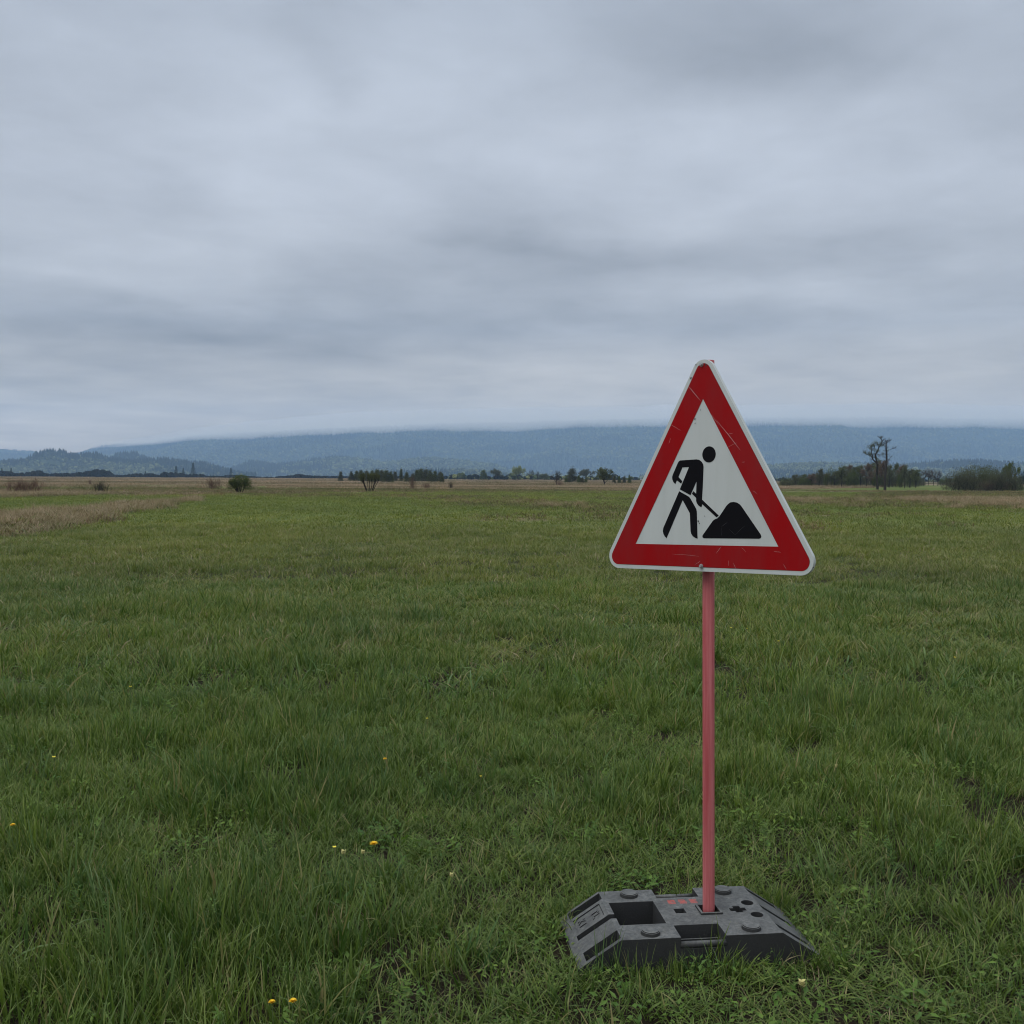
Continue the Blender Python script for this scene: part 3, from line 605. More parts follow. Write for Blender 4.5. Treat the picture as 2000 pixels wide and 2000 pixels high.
def unit_tree(style, seed):
    t = Tree(seed); g = t.g; dome = None
    if style == 'round':       # broad crown from low on, fresh leaves
        t.path([(0, 0, -.02), (0, .01, .12)], .028, .024)
        for i in range(6): a = i*1.05+g.random(); l = g.uniform(.3, .9); t.grow(np.array([0, 0, .1+.05*g.random()]), np.array([math.cos(a)*l, math.sin(a)*l, 1]), .5, .016, 3, 3, .6, .08)
        lf = (9, .022, .028)
    elif style == 'slim':      # straight young tree with narrow crown
        t.path([(0, 0, -.02), (.01, 0, .4), (0, .01, .95)], .013, .004)
        for i in range(20): z = .12+.82*i/20; a = g.random()*6.28; t.grow(np.array([0, 0, z]), np.array([math.cos(a), math.sin(a), 1.1]), .24*(1.15-z), .005, 1, 3, .6, .1)
        lf = (9, .022, .03); dome = (330, .16, .16, .98, .06)
    elif style == 'willow':    # many stems fanning out from the ground
        for i in range(22): a = g.random()*6.28; l = .1+.62*math.sqrt(g.random()); t.grow(np.array([.08*l*math.cos(a), .08*l*math.sin(a), -.02]), np.array([math.cos(a)*l, math.sin(a)*l, 1]), .60, .014, 2, 4, .35, .10, .10, .5, .4)
        lf = (9, .018, .024); dome = (700, .50, .42, .95, .45)
    elif style == 'openwillow':
        for i in range(15): a = g.random()*6.28; l = .15+.62*math.sqrt(g.random()); t.grow(np.array([.16*l*math.cos(a), .16*l*math.sin(a), -.02]), np.array([math.cos(a)*l, math.sin(a)*l, 1]), .66, .017, 2, 5, .38, .10, .10, .45, .6)
        lf = (10, .013, .02)
    elif style == 'shrub':     # wide untidy thicket
        for i in range(34): a = g.random()*6.28; l = .2+1.5*math.sqrt(g.random()); q = g.uniform(-.9, .9); t.grow(np.array([q, g.uniform(-.4, .4), -.02]), np.array([math.cos(a)*l*.6, math.sin(a)*l*.6, 1]), .55, .011, 2, 4, .55, .06, .16, .55, .2)
        lf = (5, .020, .03); dome = (2200, 1.3, .6, .98, .1)
    elif style == 'twigs':     # leafless wispy clump
        for i in range(80): a = g.random()*6.28; l = .05+.75*math.sqrt(g.random()); t.grow(np.array([g.normal(0, .22), g.normal(0, .2), -.02]), np.array([math.cos(a)*l, math.sin(a)*l, 1]), .55*g.uniform(.6, 1.2), .006, 1, 4, .3, .12, .1, .5, .3)
        lf = (2, .011, .02)
    elif style == 'bare':      # crooked tree, almost leafless
        t.path([(0, 0, -.02), (.02, 0, .15), (-.01, .02, .32)], .03, .022)
        for i in range(6): a = i*1.1+g.random(); l = g.uniform(.2, .9); t.grow(np.array([0, .01, .16+.16*g.random()]), np.array([math.cos(a)*l, math.sin(a)*l, 1]), .42, .015, 3, 4, .65, .06, .22)
        lf = (2, .008, .02)
    elif style == 'conifer':
        t.path([(0, 0, -.02), (0, 0, .98)], .02, .003)
        for i in range(70):
            z = .08+.9*i/70; a = i*2.4; L = .26*(1-z)**.85*g.uniform(.75, 1.15)+.012; d = np.array([math.cos(a), math.sin(a), -.12]); p = np.array([0, 0, z]); 
            t.path([p, p+d*L], .004, .001); t.tips += [p+d*L*f for f in (.25, .45, .65, .82, 1)]
        lf = (7, .016, .014)
    elif style == 'alder':     # upright forest tree, bare lower trunk, open brown crown
        t.path([(0, 0, -.02), (.015, 0, .35), (-.01, .01, .92)], .017, .005)
        for i in range(14): z = .2+.68*i/14; a = g.random()*6.28; t.grow(np.array([0, 0, z]), np.array([math.cos(a), math.sin(a), .9]), .30*(1.15-z*.8), .007, 2, 3, .6, .1, .16)
        lf = (7, .018, .03)
    if dome:      # foliage clumps filling an uneven rounded outline: n, half width, half depth, height, foot
        n, a, b, h, z0 = dome; q = g.normal(0, 1, (n, 3)); q[:, 2] = np.abs(q[:, 2]); q /= np.linalg.norm(q, axis=1, keepdims=True); q *= g.uniform(.35, 1, (n, 1))**.5
        lob = .80+.45*fbm(np.arctan2(q[:, 1], q[:, 0])*1.6+seed, q[:, 2]*3+seed, 3)
        q = q*lob[:, None]*np.array([a, b, h-z0*.5])+np.array([0, 0, z0*.5]); t.tips = t.tips[::2]+list(q)
    wv, wf = t.wood(); lv, lfc, tint = t.leaf(*lf)
    allv = np.vstack([wv, lv]); h = np.percentile(allv[:, 2], 99.7); w = np.percentile(np.abs(allv[:, 0]), 98.5)+1e-6
    S = np.array([.5/w, .5/w, 1/h])     # unit height, unit width
    return wv*S, wf, lv*S, lfc, tint
_cache = {}
def tree(name, px, by, ty, w, style, v, leafmat, label, cat, group=None, barkm=None, D=None, rz=None, crown='crown'):
    if D is None: X, Y = gp(px, by)
    else: Y = D; X = (px-1000)/2000*D
    D_ = Y; top = hz(px, ty, D_); H = top - float(ground_z(X, Y)); Wm = w/2000*D_
    key = (style, v)
    if key not in _cache: _cache[key] = unit_tree(style, hash_(style)+v)
    wv, wf, lv, lfc, tint = _cache[key]; bm_ = barkm or BARK
    k2 = (style, v, bm_.name, leafmat.name)
    if k2 not in _cache: _cache[k2] = (mesh_np('trunk', wv, wf, [bm_]), mesh_np(crown, lv, lfc, [leafmat], {'tint': tint}))
    o = empty(name, (X, Y, float(ground_z(X, Y))), rz if rz is not None else (rng.uniform(-.5, .5)))
    o.scale = (Wm, Wm, H); a = obj('trunk' if style not in ('willow', 'shrub', 'twigs', 'openwillow') else 'stems', _cache[k2][0], o); b = obj(crown, _cache[k2][1], o); tag(o, label, cat, group)
    return o
def hash_(s): return sum(ord(c)*(i+3) for i, c in enumerate(s))

# left: scattered shrubs in the reeds
tree('dry_shrub', 47, 966, 929, 96, 'twigs', 0, L_BROWN, 'widest leafless brown shrub, at the far left end of the reeds', 'shrub', barkm=BROWNTWIG, D=88)
tree('dry_shrub', 176, 947, 934, 9, 'twigs', 1, L_BROWN, 'tiny dry bush standing alone behind the narrow olive willow on the left', 'shrub', barkm=BROWNTWIG, D=170)
tree('willow_shrub', 198, 964, 934, 34, 'twigs', 3, L_OLIVE, 'small thin olive willow with bare stems, between the brown shrub and the left conifers', 'shrub', D=92)
tree('dry_shrub', 415, 956, 929, 38, 'twigs', 2, L_BROWN, 'reddish brown twiggy bush immediately left of the dense round green willow', 'shrub', barkm=BROWNTWIG, D=130)
tree('round_willow', 469, 963, 927, 45, 'willow', 2, L_FRESH, 'dense rounded dark green willow bush at the edge of the green meadow', 'shrub', D=98)
tree('open_willow', 722, 958, 920, 42, 'openwillow', 3, L_OLIVE, 'fan shaped willow with many open bare stems and yellow green tops', 'shrub', D=112)
tree('dry_shrub', 806, 957, 926, 15, 'twigs', 3, L_DULL, 'upright grey green twiggy bush in front of the birch row', 'shrub', barkm=BROWNTWIG, D=135)
tree('dry_shrub', 833, 955, 940, 22, 'twigs', 1, L_BROWN, 'low brown twiggy bush in front of the right part of the birch row', 'shrub', barkm=BROWNTWIG, D=140)
tree('dry_shrub', 880, 957, 937, 11, 'twigs', 0, L_BROWN, 'small upright dark bush just right of the birch row', 'shrub', barkm=BARK, D=140)
tree('thin_tree', 665, 945, 921, 10, 'slim', 1, L_DULL, 'thin bare young tree left of the fan shaped open willow', 'tree', D=300)
# conifers on the far edge of the reeds
for px, by, ty, w, lab in ((377, 934, 904, 13, 'tallest and darkest conifer standing out of the left scrub band'), (344, 932, 910, 11, 'paler conifer left of the tallest one in the scrub band'), (358, 932, 914, 9, 'smaller conifer between the two taller ones in the scrub band'),
                           (451, 933, 914, 10, 'ragged conifer behind the round green willow bush'), (4, 931, 914, 7, 'conifer at the extreme left end of the scrub band'), (22, 931, 914, 8, 'slender greenish tree near the left end of the scrub band'),
                           (284, 932, 920, 6, 'small conifer in the low gap of the scrub band')):
    tree('conifer', px, by, ty, w, 'conifer', px % 3, L_NEEDLE, lab, 'conifer', 'conifers on the far edge of the reeds', D=915)
# row of slim birches
g = np.random.default_rng(5)
row = [(686, 920, 11), (696, 921, 12), (704, 919, 12), (716, 919, 12), (727, 918, 13), (736, 918, 14), (745, 919, 14), (754, 918, 15), (763, 921, 12), (771, 922, 11), (783, 916, 7), (794, 922, 10), (806, 925, 13), (814, 919, 13), (822, 916, 14), (831, 916, 15), (840, 918, 14), (849, 921, 12), (859, 922, 11), (863, 924, 8)]
order = ['first', 'second', 'third', 'fourth', 'fifth', 'sixth', 'seventh', 'eighth', 'ninth', 'tenth', 'eleventh', 'twelfth', 'thirteenth', 'fourteenth', 'fifteenth', 'sixteenth', 'seventeenth', 'eighteenth', 'nineteenth', 'twentieth', 'twenty first', 'twenty second', 'twenty third', 'twenty fourth']
for i, (px, ty, w) in enumerate(row):
    tree('birch', px, 942, ty-1, w*1.15, 'slim', i % 4, L_OLIVE if i % 3 else L_DULL, order[i]+' slender tree from the left in the dense dark birch row', 'tree', 'dense row of slender birches', barkm=GREYBARK, D=300+g.uniform(-25, 25))
# meadow trees in the middle distance
for a in ((944, 937, 918, 15, 'slim', 2, L_FRESH, 'small dull green bushy tree left of the two pale crowns'), (967, 938, 915, 26, 'round', 0, L_DULL, 'broad olive tree with a wide faint crown, left of the pale round tree'),
          (1012, 938, 910, 28, 'round', 1, L_PALE, 'bright pale green round tree standing alone in the centre'), (1037, 937, 917, 15, 'bare', 0, L_DULL, 'faint thin bare tree right of the pale round tree'), (1049, 937, 919, 12, 'bare', 1, L_DULL, 'second faint bare tree right of the pale round tree'),
          (1063, 938, 925, 22, 'round', 2, L_OLIVE, 'low dark green bush behind the dark crooked tree'), (1144, 938, 916, 30, 'round', 1, L_DULL, 'pair of merging grey green crowns between the thin tree and the old willow')):
    px, by, ty, w, st, v, lm, lab = a; tree('meadow_tree', px, by, ty, w, st, v, lm, lab, 'tree', 'trees dotted over the far reeds', D=560)
tree('crooked_tree', 1086, 950, 918, 25, 'bare', 2, L_DULL, 'dark crooked leafless tree with a reddish bush at its foot', 'tree', D=205)
tree('dry_shrub', 1092, 951, 936, 16, 'twigs', 2, L_BROWN, 'reddish twiggy bush at the foot of the dark crooked tree', 'shrub', barkm=BROWNTWIG, D=200)
tree('meadow_tree', 1117, 945, 913, 22, 'slim', 3, L_DULL, 'tall open grey green tree right of the crooked tree', 'tree', 'trees dotted over the far reeds', D=330)
tree('old_willow', 1180, 948, 914, 34, 'round', 3, L_OLIVE, 'old willow with thick dark forked trunk left of the road sign', 'tree', D=225)
for i, (px, ty) in enumerate(((1105, 931), (1112, 929), (1130, 928), (1137, 931), (1144, 932), (1199, 929), (1209, 929), (1219, 929), (1229, 926))):
    tree('sapling', px, 946, ty, 8, 'slim', i % 4, L_DULL if i % 2 else L_FRESH, order[i]+' thin sapling from the left in the broken row left of the road sign', 'tree', 'thin saplings in a broken row', D=280)
for i, (px, ty, w) in enumerate(((893, 928, 6), (907, 929, 5), (918, 926, 5), (934, 928, 6), (949, 925, 6), (975, 931, 5), (1005, 930, 5))):
    tree('small_pine', px, 938, ty, w, 'conifer', i % 3, L_NEEDLE, order[i]+' tiny dark pine from the left on the pale reeds right of the birch row', 'conifer', 'tiny pines on the far reeds', D=620)
# right: grove, tall pair and thicket
gr = [(1552, 927, 18, 955), (1568, 926, 20, 950), (1584, 925, 20, 953), (1600, 915, 15, 950), (1597, 928, 24, 952), (1615, 924, 20, 953), (1629, 921, 20, 951), (1643, 910, 22, 953), (1655, 908, 22, 952), (1668, 912, 20, 950), (1680, 909, 24, 953), (1692, 906, 24, 952), (1700, 903, 24, 950),
      (1712, 897, 20, 948), (1722, 900, 22, 949), (1736, 908, 20, 949), (1748, 905, 18, 950), (1760, 908, 20, 950), (1776, 916, 20, 949), (1788, 917, 18, 948)]
for i, (px, ty, w, by) in enumerate(gr):
    tree('grove_tree', px, by, ty, w*1.15, 'alder', i % 5, (L_DULL, L_OLIVE, L_BROWN)[i % 3], order[i]+' tree from the left in the dark brown grove behind the two tall trees', 'tree', 'dark leafless grove right of the sign', D=235+(i*37 % 50)-25)
for i in range(16):
    px = 1535+i*16+(i*7 % 9); ty = (931 if i < 4 else 920)-(i*5 % 9)
    tree('undergrowth_shrub', px, 953, ty, 30, 'shrub', i % 3, (L_OLIVE, L_DULL, L_FRESH)[i % 3], order[i]+' undergrowth bush from the left at the foot of the grove', 'shrub', 'undergrowth of the grove', D=228+(i*13 % 20))
tree('grove_tree', 1766, 951, 908, 16, 'alder', 2, L_DULL, 'stout trunked tree in front of the right end of the grove', 'tree', D=205)
for i, (px, ty, w) in enumerate(((1803, 916, 16), (1812, 913, 16), (1822, 915, 14), (1831, 918, 14))):
    tree('bare_tree', px, 946, ty, w*1.3, 'bare', i % 3, L_BROWN, order[i]+' blackish bare tree from the left between the grove and the thicket', 'tree', 'blackish bare trees', D=300)
tree('grey_shrub', 1795, 947, 932, 22, 'shrub', 1, L_DULL, 'rounded grey green bush beside the blackish bare trees', 'shrub', D=290)
tree('green_shrub', 1844, 945, 931, 24, 'shrub', 2, L_FRESH, 'bright green low bush in the gap left of the thicket', 'shrub', D=330)
for i, (px, by, ty, w, lm, st, lab) in enumerate(((1880, 962, 913, 72, L_DULL, 'shrub', 'leftmost low bush of the big dark thicket at the right'), (1905, 962, 907, 78, L_OLIVE, 'shrub', 'tallest dark bush in the left half of the thicket'), (1934, 962, 909, 76, L_OLIVE, 'shrub', 'greenish bush in the middle of the thicket'),
                                              (1962, 962, 913, 66, L_DULL, 'shrub', 'dark bush in the right half of the thicket'), (1971, 960, 903, 30, L_FRESH, 'round', 'young green tree rising above the right end of the thicket'), (1893, 963, 936, 60, L_BROWN, 'shrub', 'low brown bush at the left foot of the thicket'),
                                              (1945, 963, 936, 70, L_BROWN, 'shrub', 'low brown bush at the right foot of the thicket'), (2000, 952, 920, 30, L_NEEDLE, 'shrub', 'dark bush cut by the right edge of the view'), (1988, 958, 942, 22, L_FRESH, 'shrub', 'small yellow green bush right of the thicket'))):
    tree('thicket_bush', px, by, ty, w, st, i % 3, lm, lab, 'shrub' if st == 'shrub' else 'tree', 'dark thicket at the right', D=158+(i*5 % 14) if i != 7 else 320)

def tall_tree(name, paths, basepx, D, seed, leafmat, label, leafy):
    """paths in photo-zoom units (14.86 per px, origin 1660,840), turned into metres"""
    t = Tree(seed); g = t.g; X0 = (basepx-1000)/2000*D; 
    def P(a, b): px = 1660+a/14.86; py = 840+b/14.86; return np.array([(px-1000)/2000*D-X0, 0, hz(px, py, D)])
    for pts, r0, r1, tw in paths:
        Q = [P(*p) for p in pts]
        for i in range(1, len(Q)): Q[i] = Q[i]+np.array([0, g.normal(0, .12), 0])
        Q[0][1] = 0 if r0 > .12 else Q[0][1]; t.path(Q, r0, r1)
        for j in range(tw):
            f = g.uniform(.25, 1)*(len(Q)-1); i = min(int(f), len(Q)-2); q = Q[i]+(Q[i+1]-Q[i])*(f-i); d = g.normal(0, 1, 3); d[2] = abs(d[2])*.8
            t.grow(q, d/np.linalg.norm(d), g.uniform(.35, .75), .03, 2, 3, .6, .06, .22)
    wv, wf = t.wood(5); lv, lfc, tint = t.leaf(*leafy)
    o = empty(name, (X0, D, 0)); obj('trunk', mesh_np('trunk', wv, wf, [BARK]), o); obj('crown', mesh_np('crown', lv, lfc, [leafmat], {'tint': tint}), o); tag(o, label, 'tree')
tall_tree('tall_tree', [([(800, 1740), (780, 1300), (765, 1000), (740, 830), (715, 700), (790, 570), (810, 500), (870, 430), (900, 290)], .22, .06, 10), ([(755, 950), (650, 850), (630, 740), (600, 600), (605, 430)], .14, .04, 12), ([(630, 780), (540, 740), (430, 700), (370, 650)], .05, .02, 9),
                        ([(600, 600), (680, 520), (700, 470)], .04, .02, 5), ([(810, 500), (770, 420)], .04, .02, 4), ([(720, 690), (850, 740), (920, 640)], .04, .02, 3)], 1714, 178, 3, L_OLIVE, 'tall gnarled tree with leafy clumps leaning left of its bare neighbour', (3, .05, .12))
tall_tree('tall_tree', [([(1015, 1770), (1000, 1350), (1040, 1000), (1060, 850), (1040, 650), (1010, 520), (1020, 400), (1060, 290)], .24, .06, 9), ([(1040, 600), (1120, 580), (1200, 540)], .04, .02, 4), ([(1020, 390), (950, 370), (890, 300), (880, 240)], .05, .02, 6),
                        ([(1020, 400), (1100, 330), (1120, 280)], .04, .02, 4), ([(1010, 500), (900, 400), (850, 450)], .035, .015, 3), ([(1060, 870), (1150, 820)], .03, .01, 2), ([(1050, 720), (980, 700)], .03, .01, 2)], 1728, 163, 4, L_DULL, 'tall bare tree with a twisted trunk, right one of the tall pair', (1, .03, .1))

# ------------------------------------------------------------------ road sign
def paint(name, c, rough=.4, spec=.4, dirt=.25, dcol=(.2, .2, .19), sc=6, streak=(1, 1, .25)):
    m, T = mat(name); p = T.n('ShaderNodeTexCoord').outputs['Object']; q = T.n('ShaderNodeMapping', {0: p, 'Scale': streak}).outputs[0]
    f = T.mapr(T.noise(q, sc, 6, .65), .42, .8, 0, dirt); f2 = T.mapr(T.noise(p, 60, 3, .6), .62, .8, 0, dirt*.6)
    col = T.mix(T.m('MAXIMUM', f, f2), c, dcol)
    b = T.n('ShaderNodeBsdfPrincipled', {'Base Color': col, 'Roughness': T.mapr(T.noise(p, 20, 3), .3, .7, rough-.08, rough+.12), 'Specular IOR Level': spec}); out(T, b.outputs[0]); return m
WHITE = paint('white_reflective_sheet', (.50, .535, .53), .38, .4, .6, (.38, .41, .39), 7, (1, 1, .12))
RED = paint('red_reflective_sheet', (.29, .003, .005), .5, .10, .6, (.17, .030, .032), 7)
BLACK = paint('black_print', (.005, .005, .007), .5, .08, .15, (.02, .02, .02))
SCRW = paint('pale_scratch', (.48, .30, .30), .6, .2, .1); SCRG = paint('grey_scratch', (.05, .05, .055), .6, .2, .1); DIRT = paint('dark_speck', (.06, .06, .06), .8, .1, .1)
ALU = paint('aluminium', (.42, .44, .45), .4, .5, .3, (.25, .25, .25)); ALU.node_tree.nodes['Principled BSDF'].inputs['Metallic'].default_value = .6
DARKRED = paint('dark_outline', (.07, .008, .010), .5, .3, .1)
SIGN = empty('roadworks_sign', (BX, BY, float(ground_z(BX, BY))), BYAW)
tag(SIGN, 'triangular red and white roadworks sign on a faded red post in a black rubber foot', 'road sign')
bpy.context.view_layer.update()
SI = SIGN.matrix_world.inverted()
PL = Matrix.Translation((.6837, 3.6615, 1.6173)) @ Matrix.Rotation(-.7812, 4, 'Z') @ Matrix.Rotation(-.0304, 4, 'X') @ Matrix.Rotation(-.0335, 4, 'Y')
def rtri(side, r, seg=10):
    Rr = side/math.sqrt(3); A = [(0, Rr), (-side/2, -Rr/2), (side/2, -Rr/2)]; P = []
    for k, (x, z) in enumerate(A):
        d = math.hypot(x, z); cx = x*(d-2*r)/d; cz = z*(d-2*r)/d; a0 = math.atan2(z, x)
        if r == 0: P.append((x, z)); continue
        for i in range(seg+1): a = a0-math.pi/3+2*math.pi/3*i/seg; P.append((cx+r*math.cos(a), cz+r*math.sin(a)))
    return P
def slab(bm, P, y0, y1, mi=0):
    """polygon in the plate's plane, front at y0 (towards the viewer), back at y1"""
    f = [bm.verts.new((x, y0, z)) for x, z in P]; b = [bm.verts.new((x, y1, z)) for x, z in P]; n = len(P)
    fs = [bm.faces.new(f), bm.faces.new(b[::-1])]+[bm.faces.new([f[i], b[i], b[(i+1) % n], f[(i+1) % n]]) for i in range(n)]
    for q in fs: q.material_index = mi
def ring(bm, Po, Pi, y0, y1, mi=0):
    n = len(Po); L = [[bm.verts.new((x, y, z)) for x, z in P] for P, y in ((Po, y0), (Pi, y0), (Po, y1), (Pi, y1))]
    for i in range(n):
        j = (i+1) % n
        for a, b in ((0, 1), (2, 0), (1, 3)):
            try: bm.faces.new([L[a][i], L[a][j], L[b][j], L[b][i]]).material_index = mi
            except ValueError: pass
bm = bmesh.new(); slab(bm, rtri(.93, .047), -.0015, .0015); 
ring(bm, rtri(.93, .047), rtri(.905, .0385), .0015, .013)          # folded rim behind
plate = bm_obj('sign_plate', bm, [WHITE]); plate.parent = SIGN; plate.matrix_basis = SI @ PL
def flat_ring(name, so, ro, si, y, m, par):
    Po = rtri(so, ro, 10); Pi = []
    for x, z in Po:                       # project onto the inner sharp triangle along rays from the centre
        a = math.atan2(z, x); Ri = si/math.sqrt(3)/2; best = min(Ri/max(1e-6, math.cos(a-b)) for b in (math.radians(-90), math.radians(30), math.radians(150)) if math.cos(a-b) > 1e-3)
        Pi.append((best*math.cos(a), best*math.sin(a)))
    # put exact corners in
    for k, (x, z) in enumerate(rtri(si, 0)): Pi[k*11+5] = (x, z)
    bm = bmesh.new(); ring(bm, Po, Pi, y, y+.0006); return bm_obj(name, bm, m, par)
flat_ring('red_border', .8767, .030, .6041, -.0027, RED, plate)
bm = bmesh.new(); ring(bm, rtri(.8795, .031), rtri(.872, .029), -.0021, -.0016); o = bm_obj('border_outline', bm, DARKRED, plate)
TORSO = [(-0.0989, 0.1324), (-0.0286, 0.1335), (-0.0167, 0.1314), (-0.006, 0.124), (0.0004, 0.1148), (0.0023, 0.1047), (-0.0004, 0.0491), (-0.0041, -0.0116), (0.066, -0.0686), (0.0575, -0.0755), (-0.0034, -0.0275), (-0.0065, -0.0381), (-0.0105, -0.0374), (-0.0188, -0.0324), (-0.026, -0.0243), (-0.0289, -0.0153), (-0.0289, -0.0052), (-0.0471, 0.0101), (-0.0409, 0.019), (-0.0289, 0.0098), (-0.0273, 0.0548), (-0.0536, 0.0052), (-0.0999, 0.0273), (-0.0598, 0.107), (-0.089, 0.1071), (-0.1066, 0.0722), (-0.0897, 0.0571), (-0.0943, 0.0479), (-0.1135, 0.0606), (-0.1204, 0.0471), (-0.1284, 0.0544), (-0.1333, 0.0648), (-0.1341, 0.073), (-0.1314, 0.0811), (-0.1087, 0.1241), (-0.105, 0.129)]
LEGS = [(-0.1029, 0.0203), (-0.0597, -0.0007), (-0.0536, -0.0079), (-0.0284, -0.0453), (-0.0264, -0.0543), (-0.023, -0.151), (-0.0306, -0.1493), (-0.0426, -0.1434), (-0.0498, -0.1345), (-0.0527, -0.1245), (-0.056, -0.0601), (-0.0876, -0.0118), (-0.1592, -0.1513), (-0.1667, -0.1448), (-0.173, -0.1356), (-0.1756, -0.1253), (-0.1731, -0.113)]
HEAP = [(0.0505, -0.082), (0.0609, -0.0784), (0.0701, -0.0706), (0.0975, -0.0355), (0.1044, -0.0288), (0.1145, -0.023), (0.1269, -0.0216), (0.1404, -0.024), (0.1516, -0.0303), (0.1583, -0.0371), (0.2338, -0.1338), (0.2366, -0.1404), (0.2345, -0.1456), (0.2284, -0.1483), (0.0038, -0.1495), (-0.0016, -0.146), (-0.0016, -0.14), (0.0412, -0.0883), (0.0459, -0.0843)]
HEAD = [(.0253+.0280*math.cos(a), .1490+.0286*math.sin(a)) for a in np.linspace(0, 2*math.pi, 40, endpoint=False)]
bm = bmesh.new()
from mathutils.geometry import tessellate_polygon
for P in (TORSO, LEGS, HEAP, HEAD):
    f = [bm.verts.new((x, -.0026, z)) for x, z in P]; k = [bm.verts.new((x, -.0018, z)) for x, z in P]; n = len(P)
    for t3 in tessellate_polygon([[Vector((x, z, 0)) for x, z in P]]): bm.faces.new([f[i] for i in t3])
    for i in range(n): bm.faces.new([f[i], k[i], k[(i+1) % n], f[(i+1) % n]])
bmesh.ops.recalc_face_normals(bm, faces=bm.faces[:]); bm_obj('worker_pictogram', bm, BLACK, plate)
SCR = [(-0.0633, 0.4007, -0.0103, 0.3426, 2), (0.0551, 0.2704, 0.155, 0.157, 1.6), (0.0302, 0.2955, 0.0675, 0.2527, .8), (-0.1433, 0.2666, -0.0955, 0.2417, .8), (-0.1405, 0.216, -0.1485, 0.1967, 1), (0.0769, -0.1787, 0.0557, -0.2023, 1), (-0.0324, -0.245, -0.0095, -0.2315, 1), (-0.1317, -0.2087, -0.0171, -0.2146, .5), (0.1072, -0.2262, 0.1072, -0.245, .8), (0.3212, -0.2323, 0.3323, -0.2499, .9), (0.1266, -0.234, 0.1362, -0.2544, .8), (0.2852, -0.1911, 0.3122, -0.1933, .9), (0.16, -0.1793, 0.1766, -0.1955, .6), (0.2023, 0.0161, 0.221, 0.0055, .6), (0.1068, 0.2166, 0.1261, 0.2188, .5), (0.1598, 0.1162, 0.1731, 0.1157, .7), (0.1044, 0.1707, 0.1406, 0.1855, .5)]
SCB = [(0.0789, -0.1078, 0.1044, -0.0921, 1), (0.0789, -0.1078, 0.0805, -0.145, .7), (0.109, -0.1155, 0.1338, -0.1367, .7), (0.1338, -0.1367, 0.1727, -0.1046, .8)]
bm = bmesh.new(); g = np.random.default_rng(4)
for S, mi in ((SCR, 0), (SCB, 1)):
    for x0, z0, x1, z1, w in S:
        n = 4; w = w*.00042; dx_, dz_ = x1-x0, z1-z0; L = math.hypot(dx_, dz_); nx, nz = -dz_/L, dx_/L; row = []
        for i in range(n+1):
            f = i/n; ww = w*(1-abs(2*f-1)**2)*g.uniform(.6, 1.2)+.00012; jx = g.normal(0, .0005); row.append((bm.verts.new((x0+dx_*f+nx*(ww+jx), -.0031, z0+dz_*f+nz*(ww+jx))), bm.verts.new((x0+dx_*f+nx*(jx-ww), -.0031, z0+dz_*f+nz*(jx-ww)))))
        for i in range(n): bm.faces.new([row[i][0], row[i+1][0], row[i+1][1], row[i][1]]).material_index = mi
for (x, z), r in zip([(-0.0199, -0.0883), (-0.014, -0.0963), (-0.0342, 0.2788), (-0.0332, 0.2637), (-0.0102, 0.3101), (0.0073, -0.0704), (-.052, .428), (.012, .468), (-.03, .475), (.43, -.24)], (.004, .0028, .0035, .0022, .002, .0018, .004, .005, .003, .003)):
    vs = [bm.verts.new((x+r*g.uniform(.4, 1)*math.cos(a), -.0031, z+r*1.3*g.uniform(.4, 1)*math.sin(a))) for a in np.linspace(0, 6.283, 8, endpoint=False)]; bm.faces.new(vs).material_index = 2
bm_obj('scratches', bm, [SCRW, SCRG, DIRT], plate)['kind'] = 'stuff'
for u, v in ((-.0054, .4724), (-.0059, -.2497)):
    bm = bmesh.new(); cyl(bm, (u, -.0018, v), (u, -.006, v), .0085, .0085, 6); cyl(bm, (u, -.0062, v), (u, -.0125, v), .0062, .0045, 14); bm_obj('bolt', bm, ALU, plate, smooth=False)
for v in (.415, -.235):     # clamps on the back
    bm = bmesh.new(); bx(bm, -.030, .030, .0135, .018, v-.012, v+.012); cyl(bm, (.004, .046, v-.011), (.004, .046, v+.011), .026, seg=20); bm_obj('clamp', bm, ALU, plate)
m_post, T = mat('faded_red_paint'); p = T.n('ShaderNodeTexCoord').outputs['Object']; q = T.n('ShaderNodeMapping', {0: p, 'Scale': (60, 60, 1.5)}).outputs[0]
st = T.noise(q, 1.0, 5, .7); c = T.mix(T.mapr(st, .35, .7, 0, 1), (.33, .060, .066), (.50, .16, .165)); c = T.mix(T.mapr(T.noise(p, 9, 5, .7), .6, .75, 0, .35), c, (.20, .05, .06))
bp = T.n('ShaderNodeBump', {'Strength': .25, 'Distance': .002, 'Height': st}); out(T, T.n('ShaderNodeBsdfPrincipled', {'Base Color': c, 'Roughness': .6, 'Specular IOR Level': .3, 'Normal': bp}).outputs[0])
p0 = Vector((.7257, 3.686, .11)); p1 = Vector((.7055, 3.712, 2.107)); dd = (p1-p0).normalized(); p0 = p0-dd*.10
bm = bmesh.new(); L = (p1-p0).length
rings = [[bm.verts.new((rr*math.cos(a), rr*math.sin(a), z)) for a in np.linspace(0, 2*math.pi, 28, endpoint=False)] for z, rr in ((0, .0215), (L-.002, .0215), (L, .0200), (L, .0185), (L-.05, .0185))]
for a, b in zip(rings[:-1], rings[1:]):
    for i in range(28): bm.faces.new([a[i], a[(i+1) % 28], b[(i+1) % 28], b[i]])
bm.faces.new(rings[-1])
post = bm_obj('post', bm, m_post, SIGN, smooth=True); post.matrix_basis = SI @ Matrix.Translation(p0) @ dd.to_track_quat('Z', 'Y').to_matrix().to_4x4()

